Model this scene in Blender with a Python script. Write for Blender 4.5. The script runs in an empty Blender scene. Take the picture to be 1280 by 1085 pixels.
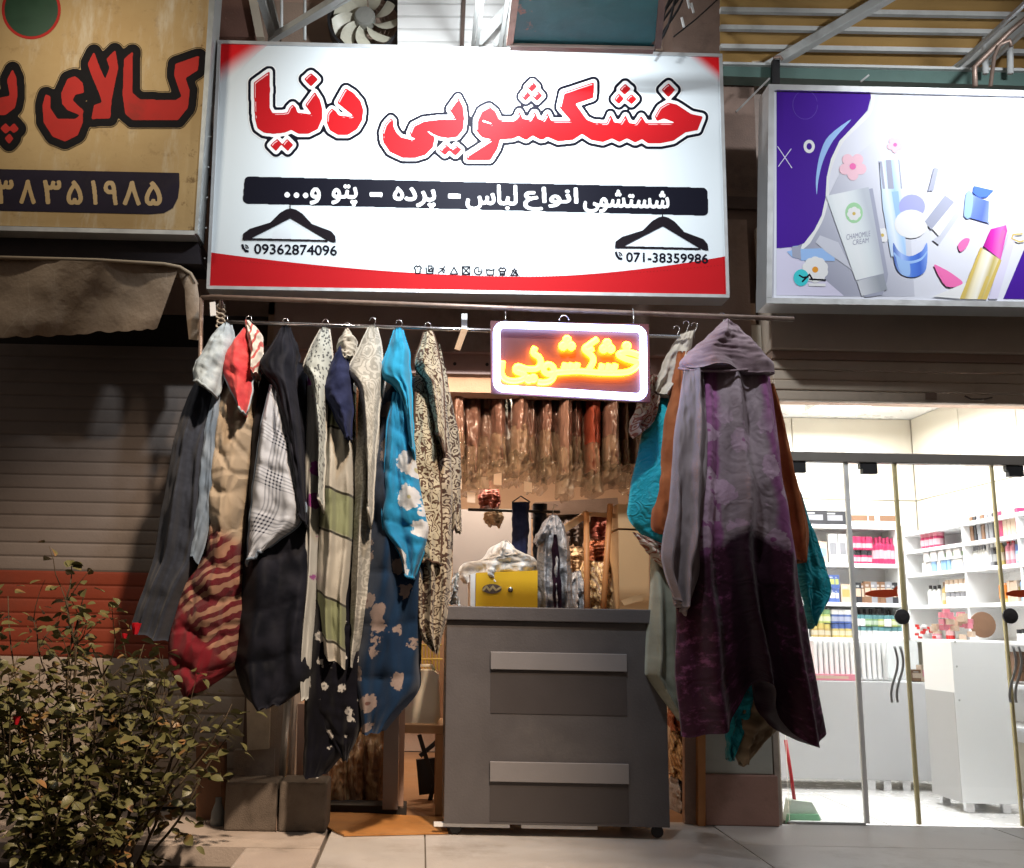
import bpy, math, random
import numpy as np
from mathutils import Vector, Matrix, noise
from math import radians as RAD, sin, cos, pi
random.seed(7)
SC = bpy.context.scene
COL = SC.collection

# ------------------------------------------------------------------ camera
F, CX, CY = 1250.0, 530.0, 542.5
cd = bpy.data.cameras.new('camera')
cd.sensor_width = 36; cd.lens = F / 1280 * 36
cd.shift_x = (640 - CX) / 1280
cd.clip_start = .05; cd.clip_end = 400
cam = bpy.data.objects.new('camera', cd); COL.objects.link(cam)
cam.location = (0, 0, 1.2)
ROT = (Matrix.Rotation(RAD(90 + 10.76), 4, 'X') @ Matrix.Rotation(.0195, 4, 'Z'))
cam.rotation_euler = ROT.to_euler()
SC.camera = cam
ROT3 = ROT.to_3x3(); CAMP = Vector((0, 0, 1.2))

# ------------------------------------------------------------------ night sky, lamps, exposure
w = bpy.data.worlds.new('World'); SC.world = w; w.use_nodes = True
bgn = w.node_tree.nodes['Background']
bgn.inputs[0].default_value = (.62, .50, .42, 1); bgn.inputs[1].default_value = .19
SC.view_settings.view_transform = 'Standard'
SC.view_settings.look = 'None'
SC.view_settings.exposure = 0.0
SC.view_settings.gamma = 1

def lamp(name, kind, loc, power, col, to=None, size=.2, size_y=None, blend=.4, ang=90, spread=None):
    l = bpy.data.lights.new(name, kind); l.energy = power; l.color = col
    if kind == 'AREA':
        l.shape = 'RECTANGLE'; l.size = size; l.size_y = size_y or size
        if spread: l.spread = RAD(spread)
    else:
        l.shadow_soft_size = size
        if kind == 'SPOT': l.spot_size = RAD(ang); l.spot_blend = blend
    o = bpy.data.objects.new(name, l); COL.objects.link(o); o.location = loc
    if to is not None: o.rotation_euler = (Vector(to) - Vector(loc)).to_track_quat('-Z', 'Y').to_euler()
    return o

def ray(px, py):
    return ROT3 @ Vector(((px - CX) / F, (CY - py) / F, -1))
def P(px, py, Y):
    d = ray(px, py); return CAMP + d * (Y / d.y)
def PZ(px, py, z=0.):
    d = ray(px, py); return CAMP + d * ((z - CAMP.z) / d.z)
def PX(px, py, X):
    d = ray(px, py); return CAMP + d * (X / d.x)

# lamps the place has: sign floodlights, shop ceiling lamps, the street lamp across the road; the cosmetics front fill is added
FLOOD = Vector((.40, 3.7, 5.10))
lamp('sign_flood_light', 'AREA', FLOOD + Vector((0, .04, -.03)), 58, (.90, .96, 1), (.42, 6.1, 3.8), .26, .12, spread=84)
FLOOD2 = Vector((3.95, 4.6, 5.05))
lamp('cosmetics_flood_light', 'AREA', FLOOD2 + Vector((0, .04, -.03)), 34, (.93, .96, 1), (3.6, 6.1, 4.1), .26, .12, spread=110)
FLOOD3 = P(628, -22, 5.45)
lamp('sign_top_light', 'AREA', FLOOD3 + Vector((0, .05, -.02)), 48, (.93, .97, 1), FLOOD3 + Vector((-.12, 1.2, -.35)), .2, .08)
FLOOD4 = Vector((-2.5, 4.7, 5.3))
lamp('old_sign_light', 'AREA', FLOOD4 + Vector((0, .04, -.03)), 12, (1, .90, .74), (-1.9, 6.0, 4.2), .25, .12, spread=120)
lamp('cosmetics_ceiling_light', 'AREA', (3.5, 8.4, 3.06), 90, (.97, .98, 1), (3.5, 8.4, 0), 1.4, 1.2)
lamp('cosmetics_front_fill', 'AREA', (3.8, 6.86, 3.0), 66, (.97, .98, 1), (3.9, 7.7, .9), 1.2, .2)  # added fill to brighten the white cabinet's front, has no fitting
lamp('laundry_ceiling_light', 'AREA', (.6, 8.3, 3.1), 95, (1, .80, .58), (.6, 8.3, 0), .9, .5)
lamp('laundry_front_light', 'AREA', (.45, 6.85, 3.02), 85, (1, .76, .54), (.5, 7.6, 2.3), 1.4, .15)
lamp('street_light', 'SPOT', (1.6, .6, 7.6), 4200, (1, .76, .55), (-1.5, 5.6, .0), .2, ang=36, blend=.7)

# ------------------------------------------------------------------ materials
class G:
    def __init__(s, name):
        s.m = bpy.data.materials.new(name); s.m.use_nodes = True
        s.t = s.m.node_tree; s.b = s.t.nodes['Principled BSDF']; s.o = s.t.nodes['Material Output']
    def put(s, sock, v):
        if isinstance(v, bpy.types.NodeSocket): s.t.links.new(v, sock)
        else:
            if isinstance(v, tuple) and len(v) == 3 and sock.type == 'RGBA': v = v + (1,)
            sock.default_value = v
    def n(s, typ, out=0, props=None, **ins):
        nd = s.t.nodes.new(typ)
        for k, v in (props or {}).items(): setattr(nd, k, v)
        for k, v in ins.items():
            key = int(k[1:]) if k[0] == 'i' and k[1:].isdigit() else k.replace('_', ' ')
            s.put(nd.inputs[key], v)
        return nd.outputs[out]
    def ma(s, op, a, b=0., c=None):
        d = dict(i0=a, i1=b)
        if c is not None: d['i2'] = c
        return s.n('ShaderNodeMath', props={'operation': op}, **d)
    def mix(s, f, a, b, mode='MIX'):
        nd = s.t.nodes.new('ShaderNodeMix'); nd.data_type = 'RGBA'; nd.blend_type = mode
        s.put(nd.inputs[0], f); s.put(nd.inputs[6], a); s.put(nd.inputs[7], b)
        return nd.outputs[2]
    def ramp(s, f, a, b):     # smooth step a..b
        nd = s.t.nodes.new('ShaderNodeMapRange'); nd.interpolation_type = 'SMOOTHSTEP'
        s.put(nd.inputs[0], f); s.put(nd.inputs[1], a); s.put(nd.inputs[2], b)
        return nd.outputs[0]
    def pos(s): return s.n('ShaderNodeNewGeometry')
    def uv(s): return s.n('ShaderNodeTexCoord', out=2)
    def map(s, v, sc=(1, 1, 1), lo=(0, 0, 0), rot=(0, 0, 0)):
        return s.n('ShaderNodeMapping', Vector=v, Location=lo, Rotation=rot, Scale=sc)
    def noise(s, v, sc, det=3., rough=.55, dist=0., out=0):
        return s.n('ShaderNodeTexNoise', out=out, Vector=v, Scale=float(sc), Detail=det, Roughness=rough, Distortion=dist)
    def vor(s, v, sc, feat='F1', out=0, rnd=1.):
        return s.n('ShaderNodeTexVoronoi', out=out, props={'feature': feat}, Vector=v, Scale=float(sc), Randomness=rnd)
    def wave(s, v, sc, dist=0., dsc=1., dirn='X', det=2.):
        return s.n('ShaderNodeTexWave', out=1, props={'bands_direction': dirn}, Vector=v, Scale=float(sc), Distortion=dist, Detail=det, Detail_Scale=dsc)
    def xyz(s, v):
        nd = s.t.nodes.new('ShaderNodeSeparateXYZ'); s.put(nd.inputs[0], v); return nd.outputs
    def bump(s, h, st=.3, d=.01):
        s.put(s.b.inputs['Normal'], s.n('ShaderNodeBump', Strength=st, Distance=d, Height=h))
    def base(s, c): s.put(s.b.inputs['Base Color'], c)
    def set(s, **k):
        for a, v in k.items(): s.put(s.b.inputs[a.replace('_', ' ')], v)
        return s

def shade(c, k): return tuple(min(1., x * k) for x in c)
def M(name, col, rough=.6, var=.18, sc=6, bump=.15, bsc=60, metal=0., spec=.4, dirt=0., dcol=(.05, .04, .03), **k):
    g = G(name); p = g.pos()
    c = g.mix(g.noise(p, sc, 4.), shade(col, 1 - var), shade(col, 1 + var))
    if dirt:
        f = g.ramp(g.noise(p, sc * .45, 6., .7), .5, .72)
        c = g.mix(g.ma('MULTIPLY', f, dirt), c, dcol)
    g.base(c)
    g.put(g.b.inputs['Roughness'], g.ma('MULTIPLY_ADD', g.noise(p, sc * 2), .25, rough - .12))
    g.set(Metallic=metal, Specular_IOR_Level=spec, **k)
    if bump: g.bump(g.noise(p, bsc, 3.), bump, .01)
    return g.m
def EM(name, col, st):
    g = G(name); g.base((0, 0, 0)); g.set(Emission_Color=col, Emission_Strength=st); return g.m
def PR(name, col, rough=.35):          # flat print on sign sheet
    g = G(name); p = g.pos()
    g.base(g.mix(g.noise(p, 3), shade(col, .94), shade(col, 1.04))); g.set(Roughness=.6, Specular_IOR_Level=.08); return g.m

# ------------------------------------------------------------------ mesh builder and tagging
ORG = {}
class MB:
    def __init__(s): s.v = []; s.f = []; s.mi = []; s.uv = []
    def add(s, vs, fs, mi=0, uvs=None):
        b = len(s.v); s.v += [tuple(v) for v in vs]; s.f += [tuple(b + i for i in f) for f in fs]; s.mi += [mi] * len(fs)
        s.uv += (uvs if uvs else [(0, 0)] * len(vs))
        return s
    def hexa(s, a, b, mi=0):          # two quads a (front) and b (back), same winding
        return s.add(list(a) + list(b), [(0, 1, 2, 3), (7, 6, 5, 4), (0, 4, 5, 1), (1, 5, 6, 2), (2, 6, 7, 3), (3, 7, 4, 0)], mi)
    def box(s, x0, x1, y0, y1, z0, z1, mi=0):
        a = [(x0, y0, z1), (x1, y0, z1), (x1, y0, z0), (x0, y0, z0)]
        return s.hexa(a, [(x, y1, z) for x, _, z in a], mi)
    def obox(s, c, rz, sx, sy, sz, mi=0, tilt=None):   # oriented box, base centre c
        R = Matrix.Rotation(rz, 3, 'Z')
        if tilt is not None: R = R @ tilt
        a = [Vector((x, -sy / 2, z)) for x, z in ((-sx / 2, sz), (sx / 2, sz), (sx / 2, 0), (-sx / 2, 0))]
        b = [Vector((v.x, sy / 2, v.z)) for v in a]
        c = Vector(c)
        return s.hexa([c + R @ v for v in a], [c + R @ v for v in b], mi)
    def prism(s, front, back, mi=0, mside=None):
        n = len(front)
        s.add(list(front) + list(back), [tuple(range(n)), tuple(range(2 * n - 1, n - 1, -1))], mi)
        s.add(list(front) + list(back), [(i, i + n, (i + 1) % n + n, (i + 1) % n) for i in range(n)], mi if mside is None else mside)
        return s
    def pxprism(s, poly, Y, th, mi=0, dz=0):
        fr = [P(x, y, Y) for x, y in poly]
        return s.prism(fr, [p + Vector((0, th, dz)) for p in fr], mi)
    def pxbox(s, x0, y0, x1, y1, Y, th, mi=0):
        return s.pxprism([(x0, y0), (x1, y0), (x1, y1), (x0, y1)], Y, th, mi)
    def bar(s, a, b, wx, wz=None, mi=0):      # square bar from a to b
        a = Vector(a); b = Vector(b); d = (b - a).normalized(); wz = wz or wx
        u = d.cross(Vector((0, 0, 1)) if abs(d.z) < .9 else Vector((0, 1, 0))).normalized(); v = d.cross(u)
        q = [u * wx / 2 + v * wz / 2, -u * wx / 2 + v * wz / 2, -u * wx / 2 - v * wz / 2, u * wx / 2 - v * wz / 2]
        return s.hexa([a + k for k in q], [b + k for k in q], mi)
    def tube(s, pts, r, n=8, mi=0, closed=False, rr=None):
        pts = [Vector(p) for p in pts]; m = len(pts); vs = []; prev = None
        for i, p in enumerate(pts):
            if closed: d = pts[(i + 1) % m] - pts[i - 1]
            else: d = pts[min(i + 1, m - 1)] - pts[max(i - 1, 0)]
            d.normalize()
            if prev is None: u = d.cross(Vector((0, 0, 1)) if abs(d.z) < .9 else Vector((1, 0, 0))).normalized()
            else:
                u = prev - d * prev.dot(d); u.normalize()
            prev = u; v = d.cross(u); ri = rr[i] if rr else r
            vs += [p + (u * cos(2 * pi * k / n) + v * sin(2 * pi * k / n)) * ri for k in range(n)]
        fs = []
        for i in range(m if closed else m - 1):
            j = (i + 1) % m
            fs += [(i * n + k, i * n + (k + 1) % n, j * n + (k + 1) % n, j * n + k) for k in range(n)]
        if not closed: fs += [tuple(range(n - 1, -1, -1)), tuple((m - 1) * n + k for k in range(n))]
        return s.add(vs, fs, mi)
    def lathe(s, c, prof, n=12, mi=0, axis='Z', mis=None):
        c = Vector(c); vs = []; fs = []
        for r, h in prof:
            for k in range(n):
                a = 2 * pi * k / n
                vs.append(c + (Vector((r * cos(a), r * sin(a), h)) if axis == 'Z' else Vector((r * cos(a), -h, r * sin(a)))))
        b = len(s.f)
        for i in range(len(prof) - 1):
            fs += [(i * n + k, i * n + (k + 1) % n, (i + 1) * n + (k + 1) % n, (i + 1) * n + k) for k in range(n)]
        fs += [tuple(range(n - 1, -1, -1)), tuple((len(prof) - 1) * n + k for k in range(n))]
        s.add(vs, fs, mi)
        if mis:
            for i in range(len(prof) - 1):
                for k in range(n): s.mi[b + i * n + k] = mis[i]
            s.mi[-1] = mis[-1]
        return s
    def build(s, name, mats, parent=None, smooth=False, bev=0., kind=None, label=None, cat=None, group=None, org=None):
        me = bpy.data.meshes.new(name)
        if parent is not None: o0 = ORG[parent.name]
        elif org is not None: o0 = Vector(org)
        else:
            A = np.array(s.v); o0 = Vector(((A[:, 0].min() + A[:, 0].max()) / 2, (A[:, 1].min() + A[:, 1].max()) / 2, A[:, 2].min()))
        me.from_pydata([(v[0] - o0.x, v[1] - o0.y, v[2] - o0.z) for v in s.v], [], s.f)
        for m in (mats if isinstance(mats, (list, tuple)) else [mats]): me.materials.append(m)
        me.polygons.foreach_set('material_index', s.mi)
        if any(u != (0, 0) for u in s.uv):
            l = me.uv_layers.new(name='UVMap'); idx = np.empty(len(me.loops), int); me.loops.foreach_get('vertex_index', idx)
            l.data.foreach_set('uv', np.array(s.uv, float)[idx].ravel())
        if smooth: me.polygons.foreach_set('use_smooth', [True] * len(me.polygons))
        me.update()
        o = bpy.data.objects.new(name, me); COL.objects.link(o)
        if parent is not None: o.parent = parent
        else: o.location = o0
        ORG[o.name] = o0
        if bev:
            b = o.modifiers.new('bevel', 'BEVEL'); b.width = bev; b.segments = 2; b.limit_method = 'ANGLE'
        return tag(o, label, cat, group, kind)
def tag(o, label=None, cat=None, group=None, kind=None):
    for k, v in (('label', label), ('category', cat), ('group', group), ('kind', kind)):
        if v: o[k] = v
    return o
def thing(name, label, cat, loc, group=None):
    o = bpy.data.objects.new(name, None); COL.objects.link(o); o.location = loc; ORG[o.name] = Vector(loc)
    o.empty_display_size = .1
    return tag(o, label, cat, group)
def dup(o, loc, label=None, rz=0):
    c = o.copy(); COL.objects.link(c); d = Vector(loc); c.location = d; ORG[c.name] = d
    if rz: c.rotation_euler.z = rz
    if label: c['label'] = label
    for ch in list(o.children):
        k = ch.copy(); COL.objects.link(k); k.parent = c; ORG[k.name] = d
        for g in list(ch.children):
            h = g.copy(); COL.objects.link(h); h.parent = k; ORG[h.name] = d
    return c

# ------------------------------------------------------------------ flat lettering: masks, distance fields, filled outlines
def inpoly(poly, X, Y):
    m = np.zeros(X.shape, bool); n = len(poly)
    for i in range(n):
        x1, y1 = poly[i]; x2, y2 = poly[(i + 1) % n]
        if y1 == y2: continue
        c = ((y1 > Y) != (y2 > Y)) & (X < (x2 - x1) * (Y - y1) / (y2 - y1) + x1)
        m ^= c
    return m
def sdf(polys, holes=(), pad=10, step=.8, R=None, it=1):
    A = np.array([p for q in polys for r in (q if isinstance(q, Loops) else [q]) for p in r]); x0, y0 = A.min(0) - pad; x1, y1 = A.max(0) + pad
    xs = np.arange(x0, x1, step); ys = np.arange(y0, y1, step); X, Y = np.meshgrid(xs, ys)
    ss = (-.25, .25); acc = np.zeros(X.shape)
    for a in ss:
        for b in ss:
            m = np.zeros(X.shape, bool)
            for q in polys: 
                qa = np.array([p for r in q for p in r] if isinstance(q, Loops) else q); l, t = qa.min(0); r, bb = qa.max(0)
                i0 = max(0, int((l - x0) / step) - 2); i1 = int((r - x0) / step) + 3; j0 = max(0, int((t - y0) / step) - 2); j1 = int((bb - y0) / step) + 3
                m[j0:j1, i0:i1] |= (winding if isinstance(q, Loops) else inpoly)(q, X[j0:j1, i0:i1] + a * step, Y[j0:j1, i0:i1] + b * step)
            for q in holes: m &= ~inpoly(q, X + a * step, Y + b * step)
            acc += m
    acc /= 4
    R = int((R or pad) / step) + 2
    def edt(m):
        d = np.where(m, 0., 1e3)
        for i in range(1, d.shape[1]): d[:, i] = np.minimum(d[:, i], d[:, i - 1] + 1)
        for i in range(d.shape[1] - 2, -1, -1): d[:, i] = np.minimum(d[:, i], d[:, i + 1] + 1)
        o = d ** 2
        for k in range(1, R + 1):
            o[k:] = np.minimum(o[k:], d[:-k] ** 2 + k * k); o[:-k] = np.minimum(o[:-k], d[k:] ** 2 + k * k)
        return np.sqrt(o)
    m = acc >= .5
    D = np.where(m, -(edt(~m) - .5), edt(m) - .5)
    near = (acc > 0) & (acc < 1)
    D = np.where(near, .5 - acc, D) * step
    K = D.copy()
    for _ in range(it):
        D = K.copy(); K[1:-1, 1:-1] = (D[1:-1, 1:-1] * 4 + D[:-2, 1:-1] + D[2:, 1:-1] + D[1:-1, :-2] + D[1:-1, 2:]) / 8
    return xs, ys, K
def fill(mb, S, level, to, mi=0):
    xs, ys, D = S; I = D <= level
    full = I[:-1, :-1] & I[:-1, 1:] & I[1:, :-1] & I[1:, 1:]
    anyc = (I[:-1, :-1] | I[:-1, 1:] | I[1:, :-1] | I[1:, 1:]) & ~full
    for j in range(full.shape[0]):
        r = full[j]; e = np.diff(np.concatenate(([0], r.astype(int), [0]))); st = np.where(e == 1)[0]; en = np.where(e == -1)[0]
        for a, b in zip(st, en):
            mb.add([to(xs[a], ys[j]), to(xs[b], ys[j]), to(xs[b], ys[j + 1]), to(xs[a], ys[j + 1])], [(0, 1, 2, 3)], mi)
    for j, i in zip(*np.where(anyc)):
        c = [(i, j), (i + 1, j), (i + 1, j + 1), (i, j + 1)]; pts = []
        for k in range(4):
            a = c[k]; b = c[(k + 1) % 4]; da = D[a[1], a[0]] - level; db = D[b[1], b[0]] - level
            if da <= 0: pts.append((xs[a[0]], ys[a[1]]))
            if (da <= 0) != (db <= 0):
                t = da / (da - db); pts.append((xs[a[0]] + (xs[b[0]] - xs[a[0]]) * t, ys[a[1]] + (ys[b[1]] - ys[a[1]]) * t))
        if len(pts) >= 3: mb.add([to(*q) for q in pts], [tuple(range(len(pts)))], mi)
class Loops(list): pass
def textpolys(body, x0, y0, h, slope=.02, width=None):      # glyph outlines, filled by winding number
    c = bpy.data.curves.new('txt', 'FONT'); c.body = body; c.resolution_u = 4; c.dimensions = '3D'
    o = bpy.data.objects.new('txt', c); COL.objects.link(o)
    dg = bpy.context.evaluated_depsgraph_get(); e = o.evaluated_get(dg); me = e.to_mesh()
    V = np.array([v.co[:2] for v in me.vertices]); E = [tuple(q.vertices) for q in me.edges]; e.to_mesh_clear()
    bpy.data.objects.remove(o); bpy.data.curves.remove(c)
    lo = V.min(0); hi = V.max(0); s = h / (hi[1] - lo[1]); sx = (width / (hi[0] - lo[0])) if width else s
    Q = np.stack([x0 + (V[:, 0] - lo[0]) * sx, y0 - (V[:, 1] - lo[1]) * s], 1); Q[:, 1] += (Q[:, 0] - x0) * slope
    loops = Loops(); cur = []; prev = None
    for p_, q_ in E:                       # edges of each closed outline run head to tail; the closing edge comes last
        if prev is None or (p_ != prev and q_ != cur[0] and p_ != cur[0]):
            if len(cur) > 2: loops.append([tuple(Q[i]) for i in cur])
            cur = [p_]
        if q_ not in (cur[0],) and p_ == cur[-1]: cur.append(q_); prev = q_
        else: prev = None; loops.append([tuple(Q[i]) for i in cur]); cur = []
    if len(cur) > 2: loops.append([tuple(Q[i]) for i in cur])
    return [loops]
def winding(loops, X, Y):
    w_ = np.zeros(X.shape, int)
    for poly in loops:
        n = len(poly)
        for i in range(n):
            x1, y1 = poly[i]; x2, y2 = poly[(i + 1) % n]
            if y1 == y2: continue
            c = ((y1 > Y) != (y2 > Y)) & (X < (x2 - x1) * (Y - y1) / (y2 - y1) + x1)
            w_[c] += 1 if y2 > y1 else -1
    return w_ != 0
def zc(x0, y0, s, pts): return [(x0 + a / s, y0 + b / s) for a, b in pts]
def strokes(lines, r):         # thick polylines as polygons
    out = []
    for ln in lines:
        for (x1, y1), (x2, y2) in zip(ln, ln[1:]):
            L = math.hypot(x2 - x1, y2 - y1) or 1e-6; nx, ny = -(y2 - y1) / L * r, (x2 - x1) / L * r
            ex, ey = (x2 - x1) / L * r * .6, (y2 - y1) / L * r * .6
            out.append([(x1 - ex + nx, y1 - ey + ny), (x2 + ex + nx, y2 + ey + ny), (x2 + ex - nx, y2 + ey - ny), (x1 - ex - nx, y1 - ey - ny)])
    return out
def sm(pts, n=4):      # rounded closed outline through the points
    A = [Vector(p) for p in pts]; m = len(A); out = []
    for i in range(m):
        p0, p1, p2, p3 = A[i - 1], A[i], A[(i + 1) % m], A[(i + 2) % m]
        for k in range(n):
            t = k / n; q = (2 * t**3 - 3 * t**2 + 1) * p1 + (t**3 - 2 * t**2 + t) * (p2 - p0) * .5 + (-2 * t**3 + 3 * t**2) * p2 + (t**3 - t**2) * (p3 - p1) * .5
            out.append((q.x, q.y))
    return out
def circ(cx, cy, rx, ry=None, n=20, a0=0, a1=2 * pi): return [(cx + rx * cos(a0 + (a1 - a0) * i / n), cy + (ry or rx) * sin(a0 + (a1 - a0) * i / n)) for i in range(n)]
YF, YS = 6.7, 6.1          # shop fronts, main sign
# ------------------------------------------------------------------ materials used across the place
m_dark = M('dark_void', (.03, .025, .022), .8)
m_brown = M('brown_paint', (.40, .27, .21), .6, .2, 3, .2, 90, dirt=.4)
m_taupe = M('taupe_metal', (.60, .49, .39), .5, .15, 3, .1, 40, dirt=.3)
m_steel = M('galvanised_steel', (.55, .56, .56), .38, .2, 9, .1, 60, metal=.8)
m_alu = M('aluminium_frame', (.62, .64, .65), .35, .12, 7, .05, 60, metal=.6)
m_chrome = M('chrome', (.75, .75, .76), .18, .05, 5, 0, metal=1.)
m_white = M('white_paint', (.78, .78, .77), .45, .06, 4, .05)
m_whitep = M('white_laminate', (.82, .82, .82), .3, .03, 4, 0)
m_conc = M('concrete', (.20, .175, .145), .85, .3, 14, .5, 120, dirt=.5)
m_concp = M('concrete_pale', (.42, .36, .31), .85, .2, 10, .4, 120, dirt=.3)
m_kerb = M('kerb_stone', (.50, .43, .38), .6, .12, 6, .25, 80, dirt=.35)
m_tile = M('pavement_stone', (.56, .54, .52), .40, .14, 3, .15, 60, dirt=.55, dcol=(.26, .22, .18))
m_tile2 = M('white_floor_tile', (.74, .73, .72), .25, .05, 4, .03)
m_soil = M('soil', (.05, .034, .024), .95, .4, 20, .8, 50)
m_stone = M('brown_stone', (.33, .24, .185), .7, .2, 5, .35, 70, dirt=.3)
m_plaster = M('rough_plaster', (.40, .33, .29), .9, .2, 5, .7, 45, dirt=.4)
m_black = M('black_plastic', (.02, .02, .022), .45, .2)
m_wood = M('pale_wood', (.42, .25, .13), .5, .2, 7, .15, 60)
m_orwood = M('orange_wood', (.50, .22, .08), .5, .2, 7, .1, 60)
m_iron = M('old_iron', (.14, .10, .085), .55, .3, 10, .25, 70, metal=.3)

# ------------------------------------------------------------------ ground
MB().box(-40, 40, -30, 60, -.30, -.13).build('ground', M('asphalt', (.05, .048, .046), .9, .3, 10, .5, 80), kind='structure')
pv = MB().box(-.505, 9, 5.0, YF, -.12, -.012).build('pavement', m_conc, kind='structure')
def tiles(parent, name, mt, xs, ys, z0, z1, gap=.004, jit=.002):
    for i in range(len(xs) - 1):
        for j in range(len(ys) - 1):
            d = random.uniform(-jit, jit)
            MB().box(xs[i] + gap, xs[i + 1] - gap, ys[j] + gap, ys[j + 1] - gap, z0, z1 + d).build(name, mt, parent, bev=.002)
tiles(pv, 'paving_tile', m_tile, [-.5, .05, 1.85, 3.65, 5.45], [5.0, 6.03, YF - .02], -.03, .0)
# raised kerb and planting bed on the left
kb = MB().box(-6, -.52, 5.72, YF, -.2, -.001).build('planter_kerb', m_kerb, kind='structure')
MB().box(-.92, -.52, 4.6, 5.715, -.2, -.001).build('kerb_return', m_kerb, kind='structure', bev=.01)
MB().box(-6, -.925, 4.6, 5.715, -.25, -.10).build('planting_soil', m_soil, kind='structure')
# laundry floor, cosmetics floor
fl = MB().box(-.9, 2.2, YF + .002, 10, -.1, -.008).build('laundry_floor', M('terracotta_floor', (.34, .18, .09), .5, .2, 4, .1), kind='structure')
cf = MB().box(2.4, 6, YF + .002, 9.6, -.1, -.014).build('cosmetics_floor', m_conc, kind='structure')
tiles(cf, 'floor_tile', m_tile2, [2.42, 3.02, 3.62, 4.22, 4.82, 5.42], [YF + .01, 7.3, 7.9, 8.5, 9.1], -.02, -.002, .002, .0005)
# ------------------------------------------------------------------ building shell
m_warm = M('warm_wall', (.40, .27, .19), .75, .12, 3, .2, 60)
MB().box(-1.1, 2.3, 10.0, 10.15, 0, 3.4).build('laundry_back_wall', m_warm, kind='structure')
MB().box(-1.1, -.95, YF, 10, 0, 3.4).build('laundry_side_wall', m_warm, kind='structure')
MB().box(-1.1, 2.3, YF, 10, 3.3, 3.45).build('laundry_ceiling', m_warm, kind='structure')
MB().box(2.2, 2.34, YF + .02, 9.6, 0, 3.3).build('party_wall', M('cream_wall', (.62, .56, .46), .5, .06, 3, .05), kind='structure')
# lintel over the laundry front: sheet metal box with a pink steel channel under it
lint = thing('shop_lintel', 'brown sheet metal lintel behind the clothes rails', 'lintel', (.6, YF, 2.8))
MB().box(-1.05, 2.25, YF - .05, YF + .25, P(600, 452, YF).z, 4.05).build('panel', m_brown, lint)
zc0 = P(600, 470, YF - .1).z; zc1 = P(600, 441, YF - .1).z
c = MB().box(-1.05, 2.2, YF - .10, YF - .052, zc0, zc1).box(-1.05, 2.2, YF - .15, YF - .1, zc0, zc0 + .012).box(-1.05, 2.2, YF - .15, YF - .1, zc1 - .012, zc1)
ch = c.build('steel_channel', M('primer_steel', (.36, .22, .18), .5, .2, 8, .1), lint)
h = MB()
for i in range(14): h.lathe((-.9 + i * .22, YF - .101, (zc0 + zc1) / 2), [(.012, 0), (.012, .004)], 8, axis='Y')
h.build('bolt_hole', m_dark, ch)
# upper facade: backing wall and stone blocks
uw = MB().box(-7, 7, 7.25, 7.45, 2.9, 8).build('upper_wall', m_brown, kind='structure')
zz = [4.55, 4.93, 5.31, 5.69, 6.07]
for j in range(4):
    xs = [-2.3 + .09 * (j % 2) * 4 + .74 * i for i in range(8)]
    for i in range(7):
        MB().box(xs[i] + .006, xs[i + 1] - .006, 7.20 + random.uniform(0, .012), 7.249, zz[j] + .006, zz[j + 1] - .006).build('stone_block', m_stone, uw, bev=.006)
def slab(name, poly, Y, th, mt, label=None, cat=None, parent=None, bev=0., dz=0, group=None):
    return MB().pxprism(poly, Y, th, dz=dz).build(name, mt, parent, bev=bev, label=label, cat=cat, group=group)
# pillar between the laundry and the cosmetics shop
pl = thing('corner_pillar', 'stone pillar between the laundry and the cosmetics shop', 'pillar', (1.95, YF - .1, 0))
zb = P(920, 968, YF - .1).z
x0, x1 = P(880, 1000, YF - .1).x, P(968, 1000, YF - .1).x
MB().box(x0, x1 + .02, YF - .125, YF + .1, 0, zb).build('base_block', M('pink_stone', (.36, .21, .17), .6, .15, 6, .2, 60, dirt=.3), pl, bev=.008)
MB().box(x0 + .01, x1, YF - .1, YF + .1, zb + .002, 2.6).build('shaft', M('grey_marble', (.40, .41, .37), .4, .25, 4, .1, 40), pl, bev=.006)
MB().box(x1 + .022, x1 + .055, YF - .06, YF + .1, 0, 2.6).build('edge_trim', m_concp, pl)
# upper column in brown stone above the pillar, with a cream pipe beside it
col = thing('upper_column', 'dark brown column above the gap between the two big signs', 'column', (1.95, 7.0, 2.6))
slab('shaft', [(838, -60), (936, -60), (953, 396), (850, 396)], 6.85, .3, M('brown_granite', (.22, .15, .12), .7, .3, 7, .3, 80, dirt=.4), parent=col)
slab('cover_strip', [(936, -40), (957, -40), (960, 76), (940, 78)], 6.8, .05, M('cream_paint', (.55, .47, .36), .6), parent=col)
slab('ledge', [(906, 245), (962, 247), (962, 262), (906, 260)], 6.82, .03, m_iron, parent=col)
slab('pipe_bracket', [(948, 360), (963, 360), (963, 380), (948, 380)], 6.3, .05, m_concp, parent=col)

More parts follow.
